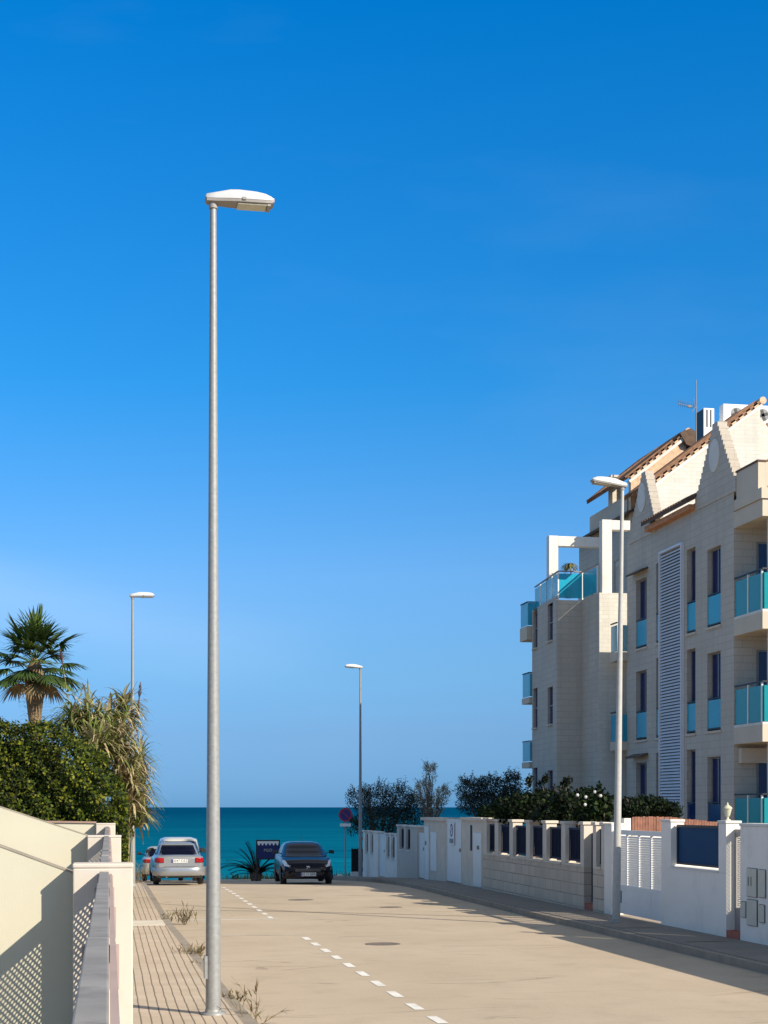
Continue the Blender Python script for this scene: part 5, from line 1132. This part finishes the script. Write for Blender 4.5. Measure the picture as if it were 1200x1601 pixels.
M['tail'] = mat('tail_light_red', (.32, .008, .012), .12, var=.25, scale=20, obj=True)
M['headl'] = mat('headlamp_lens', (.85, .86, .88), .1, metal=.2, var=.35, scale=18, obj=True)
M['chrome'] = mat('chrome', (.7, .7, .72), .15, metal=1., var=.05, obj=True)
def tail_light(r, x0, x1, z0, z1, bodytab, sd):
    mb = MB(); n = 8
    def f(s, t):
        x = x0 + (x1 - x0) * s; z = z0 + (z1 - z0) * t; hwm = max(b[3] for b in bodytab)
        y = -.012 + .0
        for b in bodytab[:5]:
            if b[3] * .99 >= x: y = min(y, 0); break
        yy = 0
        tab = bodytab
        k = 0.
        while k < .6 and interp(tab, k)[3] * .985 < x: k += .01
        return (sd * (x + .006), k - .012, z)
    mb.grid(f, n, 4); o = mb.build('tail_light', M['tail'], r, local=True, fix=False)
    s_ = o.modifiers.new('solid', 'SOLIDIFY'); s_.thickness = .02; s_.offset = 0
    return o
bodyS = [(0, .44, .86, .66), (.04, .36, .93, .74), (.14, .30, .965, .79), (.4, .25, .975, .82), (1.0, .2, .96, .832), (2.3, .2, .93, .832), (3.0, .22, .90, .825), (3.5, .26, .80, .79), (3.72, .32, .70, .70), (3.83, .42, .60, .56)]
houseS = [(.93, .55, 2.75, .74), (1.05, .72, 2.52, .69), (1.2, .95, 2.2, .635), (1.32, 1.18, 1.95, .58), (1.375, 1.38, 1.75, .45)]
cs, cb = car(M['silver'], bodyS, houseS, 'silver coupe seen from behind, parked nearest at the left kerb')
for sd in (-1, 1): tail_light(cs, .50, .785, .74, .90, bodyS, sd)
plate(cs, -.004, .80, '3047 DSZ', '-y')
mb = MB(); mb.box(-.36, .36, -.0035, .05, .735, .875); mb.build('plate_recess', M['silver'], cs, local=True, bevel=.02)
mb = MB()
def bump_fn(s, t):
    a = -1 + 2 * s; x = a * .835; y = -.055 + .30 * abs(a) ** 5; z = .32 + .27 * t; return (x, y + .035 * math.cos(math.pi * (t - .55)) * -1 + .03, z)
mb.grid(bump_fn, 24, 6); bmp = mb.build('rear_bumper', M['silver'], cs, local=True, fix=False); s_ = bmp.modifiers.new('solid', 'SOLIDIFY'); s_.thickness = .05; s_.offset = -1 
mb = MB(); mb.grid(lambda s, t: (lambda p: (p[0] * .99, p[1] + .012, .592 + .022 * t))(bump_fn(s, .9)), 24, 1); mb.build('bumper_seam', M['black'], cs, local=True, fix=False)
mb = MB(); mb.box(-.70, .70, .02, .2, .25, .33); mb.build('underbody', M['black'], cs, local=True)
mb = MB(); mb.tube([(-.42, -.03, .30), (-.42, .3, .30)], .045, 12); mb.build('exhaust_pipe', M['cast'], cs, local=True)
mb = MB(); mb.tube([(-.08, -.055, .485), (0, -.075, .47), (.08, -.055, .485)], .018, 8); mb.build('reflector', M['tail'], cs, local=True)
mb = MB(); mb.box(-.16, .16, .70, .712, 1.005, 1.03); mb.build('brake_light', M['chrome'], cs, local=True)
u, v = uv(280.5, 49.9); cs.location = (u, v, g(v) - .0); cs.rotation_euler = (0, 0, R(1))
bodyM = [(0, .44, .92, .74), (.05, .36, 1.0, .80), (.2, .28, 1.03, .84), (1.0, .22, 1.03, .86), (2.6, .22, 1.0, .86), (3.4, .26, .95, .84), (3.8, .34, .85, .76), (3.95, .45, .7, .6)]
houseM = [(1.0, .12, 3.3, .79), (1.2, .22, 3.0, .76), (1.42, .32, 2.6, .71), (1.56, .42, 2.35, .66), (1.62, .6, 2.1, .5)]
cm_, _ = car(M['palecar'], bodyM, houseM, 'pale tall hatchback just ahead of the silver coupe, its roof showing above')
for sd in (-1, 1): tail_light(cm_, .62, .80, .85, 1.0, bodyM, sd)
plate(cm_, -.004, .66, '8854 FNT', '-y')
u, v = uv(281, 55.6); cm_.location = (u, v, g(v))
c3, _ = car(M['beigecar'], bodyS, houseS, 'beige car farthest along the left kerb, only its left rear corner showing')
for sd in (-1, 1): tail_light(c3, .45, .80, .76, .90, bodyS, sd)
mb = MB(); mb.grid(bump_fn, 24, 6); b2 = mb.build('rear_bumper', M['beigecar'], c3, local=True, fix=False); s_ = b2.modifiers.new('solid', 'SOLIDIFY'); s_.thickness = .05
plate(c3, -.004, .80, '5120 CKP', '-y')
u, v = uv(222 + 33, 61.5); c3.location = (u, v, g(v))
# black car facing the camera: front at +y, turned round
bodyB = [(0, .44, .95, .70), (.05, .36, 1.0, .78), (.2, .28, 1.02, .84), (1.0, .22, 1.0, .865), (2.6, .22, .97, .865), (3.2, .24, .93, .855), (3.6, .26, .86, .83), (3.88, .27, .74, .765), (4.0, .30, .64, .68), (4.05, .36, .56, .58)]
houseB = [(.95, .15, 3.25, .80), (1.09, .3, 2.85, .74), (1.25, .45, 2.42, .665), (1.365, .6, 2.12, .585), (1.415, .85, 1.85, .43)]
cbk, _ = car(M['blackcar'], bodyB, houseB, 'black hatchback facing the camera, parked in the shade at the road end')
for sd in (-1, 1):
    mb = MB()
    def hf(s, t):
        x = .36 + .45 * s; zlo = .58 + .10 * s; zhi = .66 + .21 * s ** .8; z = zlo + (zhi - zlo) * t; k = 4.04
        while k > 3.2 and (interp(bodyB, k)[3] * .97 < x or interp(bodyB, k)[2] - .02 < z): k -= .01
        return (sd * x, k + .018, z)
    mb.grid(hf, 10, 5); h_ = mb.build('headlight', M['headl'], cbk, local=True, fix=False)
    mb = MB(); mb.lathe([(.05, 0), (.05, .01), (.03, .012)], (0, 0, 0), 14); mb.v = [(sd * .64 + x, 3.95 + z, .47 + y) for x, y, z in mb.v]; mb.build('fog_lamp', M['headl'], cbk, local=True)
mb = MB(); mb.grid(lambda s, t: (-.5 + s, 4.058 - .09 * abs(2 * s - 1) ** 3, .335 + .13 * t), 16, 3); gr = mb.build('lower_grille', M['meshdark'], cbk, local=True, fix=False)
mb = MB()
for k in range(4): mb.box(-.42, .42, 4.03, 4.066, .49 + .025 * k, .498 + .025 * k)
mb.build('upper_grille', M['panegrey'], cbk, local=True)
mb = MB(); mb.tube([(-.06, 4.065, .60), (-.02, 4.075, .66), (.03, 4.075, .635), (.05, 4.07, .67)], [.012, .018, .018, .008], 8); mb.tube([(.0, 4.07, .64), (.02, 4.07, .59), (.07, 4.07, .58)], [.014, .012, .006], 8); mb.build('emblem', M['chrome'], cbk, local=True)
mb = MB(); mb.grid(lambda s, t: ((-1 + 2 * s) * .84, 4.04 - .33 * abs(-1 + 2 * s) ** 4 + .02 * math.sin(math.pi * t), .24 + .20 * t), 22, 4); b3_ = mb.build('front_bumper', M['blackcar'], cbk, local=True, fix=False); s_ = b3_.modifiers.new('solid', 'SOLIDIFY'); s_.thickness = .04; s_.offset = -1
plate(cbk, 4.085, .395, '8213 BBR', '+y')
mb = MB(); mb.tube([(0, 1.3, 1.47), (0, 1.1, 1.62)], .006, 6); mb.build('aerial', M['black'], cbk, local=True)
u, v = uv(488, 50.6); cbk.location = (u, v + 4.05, g(v + 1.5) - .02); cbk.rotation_euler = (0, 0, math.pi - R(2))
u, v = uv(531, 69.5); mb = MB(); mb.lathe([(.22, 0), (.2, .1), (.1, .2), (.02, .24)], (u, v, g(v) - .02), 7); tag(mb.build('pale_rock', M['pinkwhite'], loc=(u, v, g(v))), 'small pale rock at the road end beside the sign post', 'rock')
